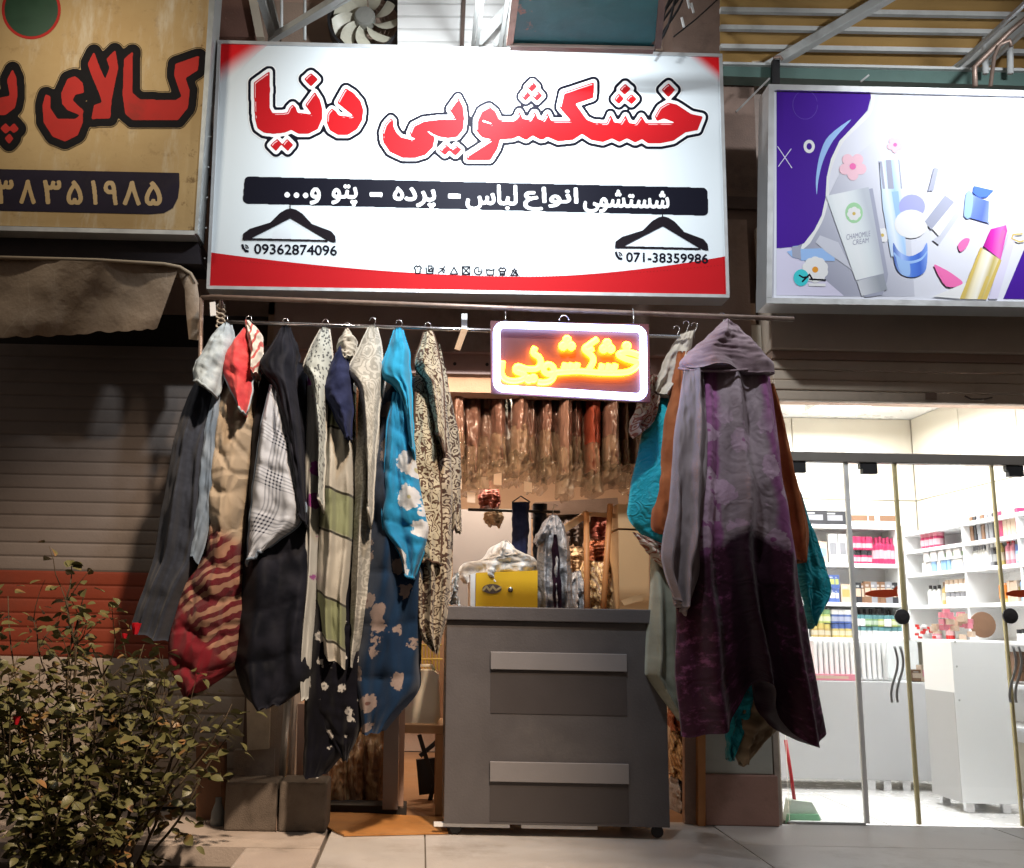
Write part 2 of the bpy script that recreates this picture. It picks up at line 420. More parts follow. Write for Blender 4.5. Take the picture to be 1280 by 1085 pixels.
# ------------------------------------------------------------------ left neighbour: shutter, apron, awning
sh = thing('roller_shutter', 'closed brown roller shutter with an orange band on the left', 'shutter', (-1.9, YF, 0))
m_slat = M('shutter_slat', (.20, .17, .155), .6, .16, 2.5, .12, 60, dirt=.3)
m_org = M('shutter_orange', (.20, .038, .018), .5, .15, 2.5, .1, 60, dirt=.3)
m_low = M('shutter_cream', (.34, .285, .24), .6, .15, 3, .15, 60, dirt=.3)
MB().box(-4, -1.02, YF + .05, YF + .1, 0, 3.3).build('backing', m_dark, sh)
zt, zo, zl = P(0, 428, YF).z, P(0, 712, YF).z, P(0, 820, YF).z
zs = list(np.linspace(zt, zo, 18)) + list(np.linspace(zo, zl, 7))[1:] + list(np.linspace(zl, .02, 9))[1:]
for i, (a, b) in enumerate(zip(zs, zs[1:])):
    mm = m_slat if i < 17 else m_org if i < 23 else m_low; n = 7; pr = []
    for k in range(n + 1):
        t = k / n; pr.append((YF + .03 - .0035 * sin(pi * min(1, t * 1.08)) ** .4 if t < .93 else YF + .034, a + (b - a) * t))
    vs = [(x, y, z) for x in (-4, -1.12) for y, z in pr]; m = n + 1
    MB().add(vs, [(k, k + 1, m + k + 1, m + k) for k in range(n)]).build('slat', mm, sh, smooth=False)
for x in (-1.12,):
    MB().box(x, x + .07, YF - .05, YF + .06, 0, zt).build('guide_rail', m_iron, sh)
lp = thing('party_post', 'pale plastered post behind the hanging denim cover', 'post', (-1.0, YF, 0))
MB().box(-1.045, -.80, YF - .06, YF + .3, .0, 2.75).build('shaft', m_concp, lp, bev=.01)
# awning: a stiff dusty tarpaulin valance with a rolled corner
aw = thing('shop_awning', 'dusty brown tarpaulin awning with a rolled corner over the shutter', 'awning', (-1.9, 6.0, 2.9))
g = G('tarpaulin'); p = g.pos()
c = g.mix(g.noise(p, 3, 5), (.25, .185, .135), (.42, .32, .23))
cr = g.ramp(g.vor(g.map(p, (1, 1, .8)), 5.5, 'DISTANCE_TO_EDGE'), .03, .0)
cr = g.ma('MULTIPLY', cr, g.ramp(g.noise(p, 2.2), .48, .6))
g.base(g.mix(g.ma('MULTIPLY', cr, .7), c, (.42, .34, .26))); g.set(Roughness=.6); g.bump(g.noise(p, 9, 5), .5, .03); m_tarp = g.m
mb = MB(); NU, NV = 60, 16
def awp(u, v):       # u 0..1 left to right, v 0..1 top to bottom
    x = -30 + u * 252; top = 322 + 8 * u + (max(0, u - .93) / .07) ** 2 * 8
    bot = 428 - 14 * u + 2.2 * abs(sin(u * 31)) - 5 + 3 * noise.noise(Vector((u * 9, 3, 0)))
    y = top + (bot - top) * v; x -= 26 * v * max(0, (u - .6) / .4) ** 2
    return P(x, y, 5.98 + .10 * v + .03 * sin(u * 9 + v * 3) + .02 * noise.noise(Vector((u * 8, v * 3, 1))) + .10 * (1 - v) ** 3 * 0)
vs = [awp(i / NU, j / NV) for j in range(NV + 1) for i in range(NU + 1)]
fs = [(j * (NU + 1) + i, j * (NU + 1) + i + 1, (j + 1) * (NU + 1) + i + 1, (j + 1) * (NU + 1) + i) for j in range(NV) for i in range(NU)]
mb.add(vs, fs); mb.add([v + Vector((0, .006, 0)) for v in vs], [f[::-1] for f in fs])
mb.build('valance', m_tarp, aw, smooth=True)
MB().add([P(-30, 322, 5.98), P(205, 331, 5.98), P(235, 338, 6.0), P(235, 338, 6.6), P(-30, 322, 6.6)], [(0, 1, 2, 3, 4)]).build('roof_sheet', m_tarp, aw)
mb = MB()         # folded side strip that curls round the corner
L = [(222, 336), (236, 340), (246, 352), (249, 372), (251, 400), (252, 426)]; Rr = [(216, 345), (226, 350), (231, 362), (232, 384), (234, 405), (236, 424)]
vs = [P(x, y, 5.98) for x, y in L] + [P(x, y, 6.04) for x, y in Rr] + [P(x, y, 6.3) for x, y in L]
n = len(L)
mb.add(vs, [(i, n + i, n + i + 1, i + 1) for i in range(n - 1)] + [(i, i + 1, 2 * n + i + 1, 2 * n + i) for i in range(n - 1)])
mb.build('side_flap', m_tarp, aw, smooth=True)
mb = MB().tube([P(-30, 321, 5.97), P(120, 325, 5.97), P(205, 330, 5.97), P(225, 334, 5.98), P(238, 342, 5.99), P(246, 356, 6.0)], .012, 8)
mb.build('hem', M('tarp_hem', (.36, .29, .21), .7), aw, smooth=True)
# ------------------------------------------------------------------ helpers for signs
def layer(parent, name, S, level, Y, mt, **k):
    mb = MB(); fill(mb, S, level, lambda x, y: P(x, y, Y)); return mb.build(name, mt, parent, **k)
def flat(parent, name, polys, Y, mt, **k):
    mb = MB()
    for q in polys: mb.add([P(x, y, Y) for x, y in q], [tuple(range(len(q)))])
    return mb.build(name, mt, parent, **k)
def framed(parent, c, Y, th, wpx, mt, bot=None):   # four bars round a px quad c = TL,TR,BR,BL
    (ax, ay), (bx_, by), (cx, cy), (dx, dy) = c; w_ = wpx
    slab('frame_bar', [(ax, ay), (bx_, by), (bx_, by + w_), (ax, ay + w_)], Y - .012, th, mt, parent=parent)
    slab('frame_bar', [(dx, dy - w_), (cx, cy - w_), (cx, cy), (dx, dy)], Y - .012, th, mt, parent=parent)
    slab('frame_bar', [(ax, ay + w_ + .2), (ax + w_, ay + w_ + .2), (dx + w_, dy - w_ - .2), (dx, dy - w_ - .2)], Y - .012, th, mt, parent=parent)
    slab('frame_bar', [(bx_ - w_, by + w_ + .2), (bx_, by + w_ + .2), (cx, cy - w_ - .2), (cx - w_, cy - w_ - .2)], Y - .012, th, mt, parent=parent)
# ------------------------------------------------------------------ main sign
p_red = PR('print_red', (.42, .008, .012)); p_wht = PR('print_white', (.74, .77, .79)); p_ink = PR('print_ink', (.004, .004, .010)); p_pure = PR('print_pure_white', (.74, .75, .76))
sg = thing('laundry_sign', 'large white laundry sign with red lettering and black contact band', 'shop sign', (.2, YS, 3.3))
Q = [(272, 50), (903, 67), (912, 372), (258, 361)]
slab('sign_box', Q, YS, .16, m_alu, parent=sg)
g = G('sign_face'); p = g.pos()     # printed sheet: faint mauve clothes behind the wording
cl = g.ramp(g.vor(g.map(p, (3.0, 1, 2.0)), 1.6, 'F1'), .34, .30)
z = g.xyz(p)[2]; zz_ = g.ma('MULTIPLY', g.ramp(z, 3.26, 3.34), g.ramp(z, 3.72, 3.62))
g.base(g.mix(g.ma('MULTIPLY', g.ma('MULTIPLY', cl, zz_), .30), (.60, .65, .68), (.50, .47, .52))); g.set(Roughness=.6, Specular_IOR_Level=.06)
g.bump(g.noise(g.map(p, (1, 1, .25)), 3), .06, .02); m_face = g.m
flat(sg, 'face', [[(275, 53), (900, 70), (909, 369), (262, 358)]], YS - .002, m_face)
framed(sg, Q, YS, .17, 4, m_alu)
# red corner fades and the red swoosh
def fade(name, poly, ax, ay, bx_, by):
    a = P(ax, ay, YS); b = P(bx_, by, YS); d = (b - a); g = G(name); p = g.pos()
    t = g.n('ShaderNodeVectorMath', out=1, props={'operation': 'DOT_PRODUCT'}, i0=g.n('ShaderNodeVectorMath', props={'operation': 'SUBTRACT'}, i0=p, i1=tuple(a)), i1=tuple(d / d.length_squared))
    g.base(g.mix(g.ramp(t, .45, 1.), (.62, .012, .016), (.60, .65, .68))); g.set(Roughness=.6, Specular_IOR_Level=.06)
    flat(sg, 'corner_fade', [poly], YS - .003, g.m)
fade('corner_left', [(276, 54), (336, 55.6), (322, 66), (304, 84), (290, 104), (274.5, 132)], 276, 54, 304, 88)
fade('corner_right', [(899.5, 70.5), (850, 69), (862, 74), (878, 86), (890, 100), (901, 120)], 899, 70, 879, 90)
sw = [(260, 315)] + [(260 + t * 649, 315 + 31 * (1 - (1 - min(1, t / .62)) ** 1.8) - (22 + 4) * max(0, (t - .62) / .38) ** 1.7) for t in np.linspace(0, 1, 40)] + [(909, 368.6), (262, 357.6)]
mb = MB()
for i in range(39):
    t0, t1 = sw[1 + i], sw[2 + i]; b0 = 357.6 + (t0[0] - 262) * 11 / 647; b1 = 357.6 + (t1[0] - 262) * 11 / 647
    mb.add([P(*t0, YS - .003), P(*t1, YS - .003), P(t1[0], b1, YS - .003), P(t0[0], b0, YS - .003)], [(0, 1, 2, 3)])
mb.build('red_swoosh', p_red, sg)
s1 = lambda pts: zc(300, 70, 7.111, pts); s2 = lambda pts: zc(460, 90, 5.818, pts); s3 = lambda pts: zc(660, 80, 5.333, pts)
BIG = [s1([(125,235),(262,135),(265,300),(262,460),(290,510),(420,505),(440,460),(468,430),(495,460),(510,505),(640,520),(580,435),(665,318),(710,390),(730,470),(728,560),(690,650),(610,690),(520,690),(455,655),(400,680),(300,690),(210,680),(155,640),(135,560),(128,400)]),
 s1([(632,150),(692,208),(630,270),(570,205)]), s1([(330,735),(372,780),(320,845),(268,795)]), s1([(420,738),(472,790),(425,845),(370,790)]),
 s1([(938,285),(1010,330),(1070,400),(1095,480),(1085,570),(1040,650),(960,700),(870,700),(800,660),(772,590),(780,510),(815,465),(850,490),(880,530),(990,540),(1005,528),(865,415)]),
 s2([(165,335),(182,352),(186,400),(205,440),(240,475),(300,490),(440,495),(472,455),(485,480),(472,545),(420,600),(340,625),(250,622),(160,580),(112,510),(105,440),(125,380)]),
 s2([(303,440),(330,385),(400,350),(500,338),(635,335),(590,270),(655,180),(690,250),(700,340),(690,420),(650,470),(580,480),(520,470),(485,455),(440,428),(370,415),(372,421),(430,435),(462,458),(455,484),(360,487),(315,472)]),
 s2([(565,525),(605,560),(560,605),(520,570)]), s2([(640,528),(680,565),(635,610),(595,572)]),
 s2([(880,248),(925,285),(955,350),(1050,350),(1080,330),(1100,285),(1125,340),(1175,350),(1200,320),(1215,290),(1235,340),(1283,358),(1283,490),(1255,490),(1200,460),(1150,495),(1095,465),(1050,485),(960,490),(940,560),(890,640),(720,640),(720,605),(900,490),(830,475),(790,430),(788,350),(820,280)]),
 s2([(1195,68),(1230,105),(1190,145),(1155,110)]), s2([(1150,135),(1185,170),(1145,212),(1115,178)]), s2([(1235,135),(1270,172),(1230,212),(1195,180)]),
 s3([(-3,385),(15,370),(40,320),(60,370),(75,390),(100,380),(130,325),(155,380),(290,382),(210,290),(232,190),(440,122),(435,225),(315,265),(390,370),(440,392),(525,395),(550,335),(575,390),(620,395),(650,340),(675,395),(720,400),(755,345),(785,395),(1000,395),(905,362),(860,380),(845,350),(880,290),(935,258),(990,270),(1090,335),(1165,350),(1130,440),(1050,455),(970,510),(880,528),(800,528),(760,500),(715,522),(660,495),(610,520),(560,495),(500,520),(420,505),(360,465),(300,505),(200,515),(130,485),(85,505),(30,475),(-3,495)]),
 s3([(648,132),(685,165),(645,205),(608,170)]), s3([(605,195),(640,230),(605,268),(572,235)]), s3([(690,200),(725,235),(690,270),(652,235)]), s3([(938,128),(982,172),(935,220),(890,172)])]
S = sdf(BIG, [s2([(832,345),(905,372),(895,382),(832,362)])], 11, .7, 9, it=5)
layer(sg, 'lettering_halo', S, 8.6, YS - .0035, p_pure); layer(sg, 'lettering_outline', S, 7.3, YS - .0045, p_ink)
layer(sg, 'lettering_border', S, 3.9, YS - .0055, p_pure); layer(sg, 'lettering', S, .1, YS - .0065, p_red)
# glints along the upper left edges of the letters
mb = MB(); xs_, ys_, D_ = S; S2 = (xs_, ys_, np.maximum(np.abs(D_ + 1.6) - .55, -(np.roll(np.roll(D_, 3, 0), 3, 1) - D_ - 2.0)))
fill(mb, S2, 0., lambda x, y: P(x, y, YS - .0075)); mb.build('lettering_glint', PR('print_pink', (.80, .42, .44)), sg)
# black band and its wording
band = sdf([[(311, 226), (879, 240), (880, 264), (309, 249)]], (), 9, .7, 8)
bo = layer(sg, 'contact_band', band, 5.2, YS - .004, p_ink)
# Persian wording as presentation forms in visual (left to right) order
W = {'shostoshu': '\uFBFD\uFEEE\uFEB8\uFE98\uFEB4\uFEB7', 'anvae': '\uFEC9\uFE8D\uFEEE\uFEE7\uFE8D', 'lebas': '\uFEB1\uFE8E\uFE92\uFEDF',
     'parde': '\uFEE9\uFEA9\uFEAE\uFB58', 'patu': '\uFEEE\uFE98\uFB58', 'va': '\uFEED'}
tp = []
def band_word(k, xa, xb, yt, yb): tp.extend(textpolys(W[k], xa, yb + .0, yb - yt, .023, xb - xa))
band_word('shostoshu', 730, 836, 237, 265); band_word('anvae', 655, 722, 234, 262); band_word('lebas', 583, 646, 231, 262)
band_word('parde', 492, 544, 234, 260); band_word('patu', 415, 446, 231, 257); band_word('va', 388, 400, 235, 255)
tp += [[(561, 243), (575, 243.3), (575, 247.3), (561, 247)], [(463, 241), (477, 241.3), (477, 245.3), (463, 245)]]
tp += [circ(359, 243.5, 2.6), circ(370.5, 244, 2.6), circ(382, 244.3, 2.6)]
layer(sg, 'band_wording', sdf(tp, (), 4, .45, 3), .8, YS - .0065, p_pure)
# printed coat hangers
def hanger_print(dx, dy):
    up = [(303, 300), (304, 292), (312, 286), (338, 278), (350, 266), (358, 261.5), (364, 260.5), (370, 262), (378, 267), (390, 280), (414, 289), (419, 295), (420, 303), (414, 302), (404, 297), (363, 272.5), (313, 298), (309, 300)]
    q = [[(x + dx, y + dy) for x, y in up], [(310 + dx, 297.5 + dy), (410 + dx, 300 + dy), (410 + dx, 302 + dy), (310 + dx, 299.8 + dy)]]
    q += strokes([[(362.5 + dx, 262 + dy), (362.5 + dx, 256 + dy), (365 + dx, 252 + dy), (368 + dx, 250 + dy)]], .6)
    layer(sg, 'hanger_picture', sdf(q, (), 4, .6, 3), 0, YS - .008, PR('print_hanger', (.008, .005, .008)))
hanger_print(0, 0); hanger_print(465.5, 10)
ph = textpolys('09362874096', 318, 317, 12.2, .022, 103) + textpolys('071-38359986', 783, 327, 11.5, .022, 102)
for ax, ay in ((302, 305), (769, 314.5)):
    ph += strokes([[(ax + 1, ay + 1), (ax + 2, ay + 5), (ax + 5, ay + 8.5), (ax + 8, ay + 9)]], 1.1) + strokes([[(ax + 4.5, ay + 1), (ax + 7, ay + 2), (ax + 8.5, ay + 5)], [(ax + 5, ay + 3.5), (ax + 6.5, ay + 5.5)]], .4)
layer(sg, 'phone_number', sdf(ph, (), 3, .4, 2), .25, YS - .005, p_ink)
ic = []
for k in range(9):
    x = 517.5 + k * 15.1; y = 332 + k * .35
    s_ = [[[(0, 3), (3, 0), (5, 1.5), (7, 0), (10, 3), (8, 5), (8, 10), (2, 10), (2, 5), (0, 3)]], [[(0, 2), (1, 10), (9, 10), (10, 2)], [(3, 6), (7, 3)], [(3, 0), (8, 0), (8, 7), (3, 7), (3, 0)]], [[(0, 9), (5, 5), (9, 0)], [(2, 3), (6, 3), (9, 6)], [(5, 5), (8, 9)]], [[(0, 10), (5, 1), (10, 10), (0, 10)]],
          [[(0, 0), (10, 0), (10, 10), (0, 10), (0, 0)], [(0, 0), (10, 10)], [(10, 0), (0, 10)]], [circ(5, 5, 5, n=14, a0=-.4, a1=5.2), [(5, 2), (5, 6), (8, 6)]], [[(0, 2), (1, 10), (9, 10), (10, 2)], [(0, 4), (3, 3), (6, 4), (10, 3)]], [[(0, 3), (3, 0), (5, 1.5), (7, 0), (10, 3), (8, 5), (8, 10), (2, 10), (2, 5), (0, 3)], [(3, 5), (7, 5)], [(3, 8), (7, 8)]], [[(0, 10), (5, 1), (10, 10), (0, 10)], [(2, 3), (9, 9)], [(8, 3), (3, 9)]]][k]
    ic += strokes([[(x + a * .95, y + b * .95) for a, b in ln] for ln in s_], .62)
layer(sg, 'care_symbols', sdf(ic, (), 3, .4, 2), .05, YS - .005, p_ink)
dots = MB()
for k in range(150):
    x = 275 + k * 4.2; t = (x - 260) / 649; y = 322 + 22 * (1 - (1 - min(1, t / .62)) ** 1.8) - 16 * max(0, (t - .62) / .38) ** 1.7 + 2 * t
    dots.add([P(x, y, YS - .0042), P(x + 1.2, y, YS - .0042), P(x + 1.2, y + 1, YS - .0042), P(x, y + 1, YS - .0042)], [(0, 1, 2, 3)])
dots.build('stitch_print', PR('print_dark_red', (.28, .01, .012)), sg)
rv = MB()
for k in range(7): rv.lathe(P(265.5 - k * 1.6, 95 + k * 38, YS - .013), [(.006, 0), (.005, .004)], 8, axis='Y')
rv.build('rivet', m_steel, sg)

# ------------------------------------------------------------------ old yellow sign at the left
YL = 6.0
ls = thing('old_yellow_sign', 'weathered yellow sign with red black-edged lettering at the upper left', 'shop sign', (-1.9, YL, 3.2))
g = G('weathered_sheet'); p = g.pos()
c = g.mix(g.noise(p, 1.3, 5, .6), (.30, .185, .075), (.50, .37, .19))
c = g.mix(g.ramp(g.noise(g.map(p, (2.2, 1, .5)), 2.2, 5, .7), .5, .75), c, (.52, .45, .34))
rx_ = g.ramp(g.noise(p, 9, 6, .75), .54, .66); ed = g.ramp(g.xyz(p)[0], -1.75, -1.35)
c = g.mix(g.ma('MULTIPLY', rx_, g.ma('MULTIPLY_ADD', ed, .75, .22)), c, (.10, .05, .02))
g.base(c); g.set(Roughness=.7, Specular_IOR_Level=.12); g.bump(g.noise(p, 5, 4), .25, .02); m_old = g.m
slab('sign_box', [(-40, -60), (272, -60), (246, 291), (-40, 284)], YL, .2, m_iron, parent=ls)
flat(ls, 'face', [[(-40, -60), (266, -60), (244, 288), (-40, 281)]], YL - .002, m_old)
slab('frame_bar', [(265, -60), (273, -60), (247, 292), (243, 292)], YL - .02, .2, M('old_alu', (.40, .42, .42), .4, .2, 8, .1, metal=.5), parent=ls)
slab('frame_bar', [(-40, 281.5), (243, 288.3), (243, 293.5), (-40, 287)], YL - .02, .2, m_alu, parent=ls)
zk = lambda pts: zc(0, 0, 3.193, pts)
KAL = [zk(q) for q in ([(530,205),(528,370),(560,397),(700,400),(725,385),(715,360),(695,300),(700,255),(795,222),(790,280),(740,312),(757,360),(750,430),(710,480),(530,480),(500,455),(490,380),(495,235)],
 [(375,205),(395,262),(420,318),(437,270),(425,235),(460,198),(472,270),(455,350),(445,400),(440,472),(365,475),(375,420),(408,408),(395,370),(365,300),(350,255)],
 [(182,375),(202,385),(200,430),(230,475),(300,475),(320,460),(270,440),(248,415),(245,370),(270,315),(300,303),(330,330),(335,370),(300,378),(290,400),(332,440),(330,490),(310,540),(260,565),(210,545),(175,490),(170,420)],
 [(50,275),(65,310),(70,380),(60,430),(20,460),(-60,460),(-80,400),(0,390),(40,382),(28,320)], [(22,490),(44,515),(22,535),(0,512)], [(56,490),(76,515),(55,532),(36,512)], [(38,532),(54,553),(36,575),(18,552)])]
S = sdf(KAL, (), 14, .9, 13, it=4)
mr = M('old_red_print', (.38, .03, .025), .7, .2, 5, 0, dirt=.35, spec=.05)
mk = M('old_black_print', (.010, .009, .010), .7, .2, 5, 0, spec=.05)
layer(ls, 'lettering_edge', S, 11.0, YL - .0035, mk); layer(ls, 'lettering_line', S, 10.2, YL - .0045, m_old); layer(ls, 'lettering_outline', S, 9.5, YL - .0055, mk); layer(ls, 'lettering', S, 0, YL - .0065, mr)
bnd = zk([(-130, 672), (715, 690), (716, 740), (710, 790), (690, 830), (655, 850), (600, 855), (-130, 838)])
flat(ls, 'number_band', [bnd], YL - .004, M('old_navy_print', (.022, .018, .030), .7, .3, 8, 0, dirt=.3, spec=.05))
tp = []
for ch_, cx_, w_ in (('۳', 20, 62), ('۸', 110, 60), ('۳', 208, 68), ('۵', 298, 58), ('۱', 376, 20), ('۹', 442, 50), ('۸', 526, 66), ('۵', 612, 62)):
    cy_ = 762 + cx_ * .012; tp += textpolys(ch_, (cx_ - w_ / 2) / 3.193, (cy_ + 48) / 3.193, 92 / 3.193, .02, w_ / 3.193)
layer(ls, 'phone_number', sdf(tp, (), 4, .6, 3), .9, YL - .0055, M('old_gold_print', (.42, .29, .13), .5, .2, 6, 0))
flat(ls, 'emblem_ring', [circ(39, 12, 37, n=40)], YL - .004, mr); flat(ls, 'emblem_disc', [circ(39, 12, 33.5, n=40)], YL - .005, M('old_green_print', (.01, .045, .02), .5, .3, 6, 0))
slab('lower_rail', [(-40, 288), (246, 294), (252, 330), (-40, 320)], YL + .1, .3, M('dark_beam', (.018, .014, .018), .5), 'dark steel beam under the yellow sign', 'beam')

# ------------------------------------------------------------------ cosmetics sign
YC = 6.1
cs = thing('cosmetics_sign', 'bright cosmetics sign picturing cream, bottles and a lipstick', 'shop sign', (3.1, YC, 3.3))
Q = [(961, 105), (1420, 116), (1420, 386), (958, 379)]
slab('sign_box', Q, YC, .2, m_alu, parent=cs)
p_cos = PR('cosmetic_white', (.66, .68, .76)); p_vio = PR('cosmetic_violet', (.055, .010, .27)); p_sil = PR('cosmetic_silver', (.52, .54, .62)); p_gry = PR('cosmetic_grey', (.34, .36, .46))
p_blu = PR('cosmetic_blue', (.07, .16, .62)); p_lbl = PR('cosmetic_light_blue', (.30, .48, .80)); p_pnk = PR('cosmetic_pink', (.78, .16, .42)); p_mag = PR('cosmetic_magenta', (.60, .02, .38)); p_gld = PR('cosmetic_gold', (.60, .45, .12)); p_lil = PR('cosmetic_lilac', (.62, .60, .76)); p_tea = PR('cosmetic_teal', (.05, .55, .60)); p_grn = PR('cosmetic_green', (.35, .62, .36)); p_lt = PR('cosmetic_tube', (.66, .72, .76))
framed(cs, Q, YC - .012, .2, 7, m_alu)
flat(cs, 'face', [[(967, 111), (1414, 121), (1414, 380), (965, 373)]], YC - .002, p_cos)
def GR(name, a, b, cols, rough=.6):      # printed gradient running between two px points of the artwork
    A = P(*a, YC); d = P(*b, YC) - A; g = G(name); p = g.pos()
    t = g.n('ShaderNodeVectorMath', out=1, props={'operation': 'DOT_PRODUCT'}, i0=g.n('ShaderNodeVectorMath', props={'operation': 'SUBTRACT'}, i0=p, i1=tuple(A)), i1=tuple(d / d.length_squared))
    nd = g.t.nodes.new('ShaderNodeValToRGB'); g.put(nd.inputs[0], t); e = nd.color_ramp.elements
    e[0].position = 0; e[0].color = cols[0] + (1,); e[1].position = 1; e[1].color = cols[-1] + (1,)
    for i, c in enumerate(cols[1:-1]): e.new((i + 1) / (len(cols) - 1)).color = c + (1,)
    g.base(nd.outputs[0]); g.set(Roughness=rough, Specular_IOR_Level=.08); return g.m
class Lay:
    k = 0
    def __call__(s, name, polys, mt):
        s.k += 1; Y_ = YC - .003 - .00016 * s.k
        if len(polys) == 1: flat(cs, name, polys, Y_, mt)
        else: layer(cs, name, sdf(polys, (), 3, .45, 2), 0., Y_, mt)
lay = Lay()
cz = lambda pts: zc(900, 0, 2.713, pts); ce = lambda pts: zc(1100, 180, 5.167, pts); cd_ = lambda pts: zc(960, 90, 3.617, pts)
lay('backdrop', [cz([(350, 700), (420, 560), (520, 480), (640, 700), (660, 1005), (345, 1005), (192, 1000), (194, 850)])], GR('cosmetic_backdrop', (1010, 330), (1150, 250), [(.30, .31, .40), (.44, .46, .55), (.56, .58, .66), (.66, .68, .76)]))
lay('backdrop', [cz([(192, 845), (240, 838), (300, 900), (420, 1003), (192, 1001)])], p_lil)
lay('curve_edge', [sm(cz([(510, 303), (524, 330), (512, 385), (470, 430), (420, 480), (390, 540), (372, 600), (368, 670), (352, 740), (320, 800), (300, 830), (275, 838), (340, 700), (380, 480), (500, 380)]))], p_pure)
lay('violet_field', [cz([(192, 294), (508, 302), (512, 330), (500, 375), (455, 425), (405, 478), (376, 540), (362, 600), (358, 670), (345, 730), (320, 780), (285, 825), (250, 838), (192, 842)])], p_vio)
lay('violet_glint', [sm(cz([(328, 660), (326, 600), (340, 520), (370, 460), (445, 405), (385, 475), (350, 545), (334, 610)]))], p_lbl)
lay('ring', [circ(1011.5, 183, 7, 8.4)], p_pure); lay('ring_hole', [circ(1011.5, 183, 3.3, 4.2)], p_vio)
lay('star', strokes([[(972, 183), (990, 210)], [(973, 208), (989, 186)]], .5), p_lil)
lay('bubble', strokes([circ(1006.5, 131, 15.5, 18, 26)], .35), PR('cosmetic_violet_line', (.12, .06, .42)))
lay('violet_corner', [[(1254, 373.5), (1280, 312), (1414, 300), (1414, 376.5)]], p_vio)
def flower(cx, cy, r, mt, mc, n=5, a0=.3):
    lay('flower', [circ(cx + cos(a0 + 2 * pi * k / n) * r * .62, cy + sin(a0 + 2 * pi * k / n) * r * .62, r * .42, r * .42, 12) for k in range(n)], mt); lay('flower_heart', [circ(cx, cy, r * .24)], mc)
p_pp = PR('cosmetic_pale_pink', (.80, .52, .60))
flower(1066, 208, 17, p_pp, p_pnk); flower(1119, 181, 10, p_pp, p_pnk)
lay('spray_bottle', [cd_([(85, 812), (110, 805), (112, 788), (135, 785), (150, 800), (300, 795), (302, 855), (150, 852), (140, 845), (110, 838)])], p_lbl)
lay('spray_collar', [cd_([(108, 790), (146, 786), (150, 848), (110, 836)])], p_gry)
lay('glass_jar', [cd_([(235, 738), (318, 770), (372, 880), (380, 895), (262, 812), (215, 770)])], PR('cosmetic_glass', (.56, .58, .66)))
flower(1019, 337, 16, p_pure, PR('cosmetic_orange', (.72, .30, .03)), 10); flower(1103, 294, 9, p_pure, p_gld, 8)
lay('badge', [circ(1001.5, 347, 9.5, 10.5)], p_tea)
badge = strokes([[(999, 344), (1004, 347), (1010, 346)], [(1003, 352), (1012, 343), (1016, 350)], [(1012, 349), (1032, 350)]], 1.0)
lay('badge_script', badge, p_ink); lay('badge_label', [[(1011, 354), (1032, 354.5), (1032, 358), (1011, 357.5)]], p_pure)
tube_ = cd_([(262, 558), (455, 518), (525, 908), (520, 940), (500, 1000), (420, 1012), (405, 950), (392, 930)])
lay('tube_shade', [[(x + 5, y + 2) for x, y in tube_]], p_gry)
lay('tube', [cd_([(262, 560), (455, 520), (524, 910), (398, 942)])], GR('cosmetic_tube', (1042, 300), (1092, 292), [(.60, .66, .70), (.74, .79, .81), (.76, .80, .82), (.66, .72, .75), (.46, .50, .56)])); lay('tube_cap', [cd_([(402, 945), (522, 912), (540, 985), (424, 1013)])], GR('cosmetic_cap', (1050, 362), (1098, 352), [(.40, .43, .48), (.68, .70, .74), (.52, .55, .60), (.30, .33, .38)]))
lay('tube_emblem', [circ(1067.5, 266, 11, 13, 20)], p_grn); flower(1067.5, 267, 8.5, p_pure, p_gld, 7)
tt = textpolys('CHAMOMILE', 1058, 300, 7, -.16, 30) + textpolys('CREAM', 1066, 306.5, 6.5, -.16, 20)
mb = MB(); lay.k += 1; fill(mb, sdf(tt, (), 2, .35, 1), .02, lambda x, y: P(x, y, YC - .003 - .00016 * lay.k)); mb.build('tube_wording', p_gry, cs)
lay('serum_bottle', [cz([(540, 545), (608, 540), (622, 680), (632, 870), (580, 870), (552, 700)])], GR('cosmetic_serum', (1102, 260), (1130, 258), [(.45, .60, .80), (.70, .78, .86), (.36, .56, .84), (.66, .74, .84)]))
lay('serum_band', [cz([(540, 548), (549, 547), (560, 640), (552, 640)]), cz([(562, 543), (580, 542), (590, 640), (570, 640)]), cz([(604, 541), (608, 541), (618, 640), (613, 640)])], p_gry)
lay('serum_label', [cz([(582, 650), (605, 648), (615, 750), (600, 760)])], p_lbl)
lay('jar_lid', [circ(1140, 258, 16.5, 15)], PR('cosmetic_periwinkle', (.34, .36, .78)))
lay('cream', [circ(1139, 280, 21, 18)], p_pure)
lay('jar', [sm(ce([(85, 640), (120, 690), (190, 725), (270, 690), (305, 640), (300, 800), (255, 850), (190, 860), (130, 835), (95, 770)]))], GR('cosmetic_jar_blue', (1116, 330), (1160, 330), [(.03, .09, .42), (.35, .50, .85), (.08, .20, .66), (.05, .13, .55), (.20, .34, .76)]))
lay('jar_rim', [sm(ce([(92, 700), (140, 745), (200, 755), (265, 735), (303, 690), (303, 705), (265, 752), (200, 772), (140, 762), (94, 720)]))], p_lbl)
lay('jar_gleam', [sm(ce([(105, 720), (150, 755), (190, 768), (190, 850), (130, 825)]))], p_lbl)
lay('box', [ce([(425, 255), (525, 440), (390, 605), (275, 480)])], p_pure); lay('box_side', [ce([(420, 330), (480, 375), (330, 555), (290, 500)])], p_gry); lay('box_edge', [ce([(500, 420), (528, 445), (380, 652), (340, 620), (385, 590)])], p_sil)
lay('brush', [ce([(350, 150), (380, 160), (345, 300), (310, 305)])], p_gry)
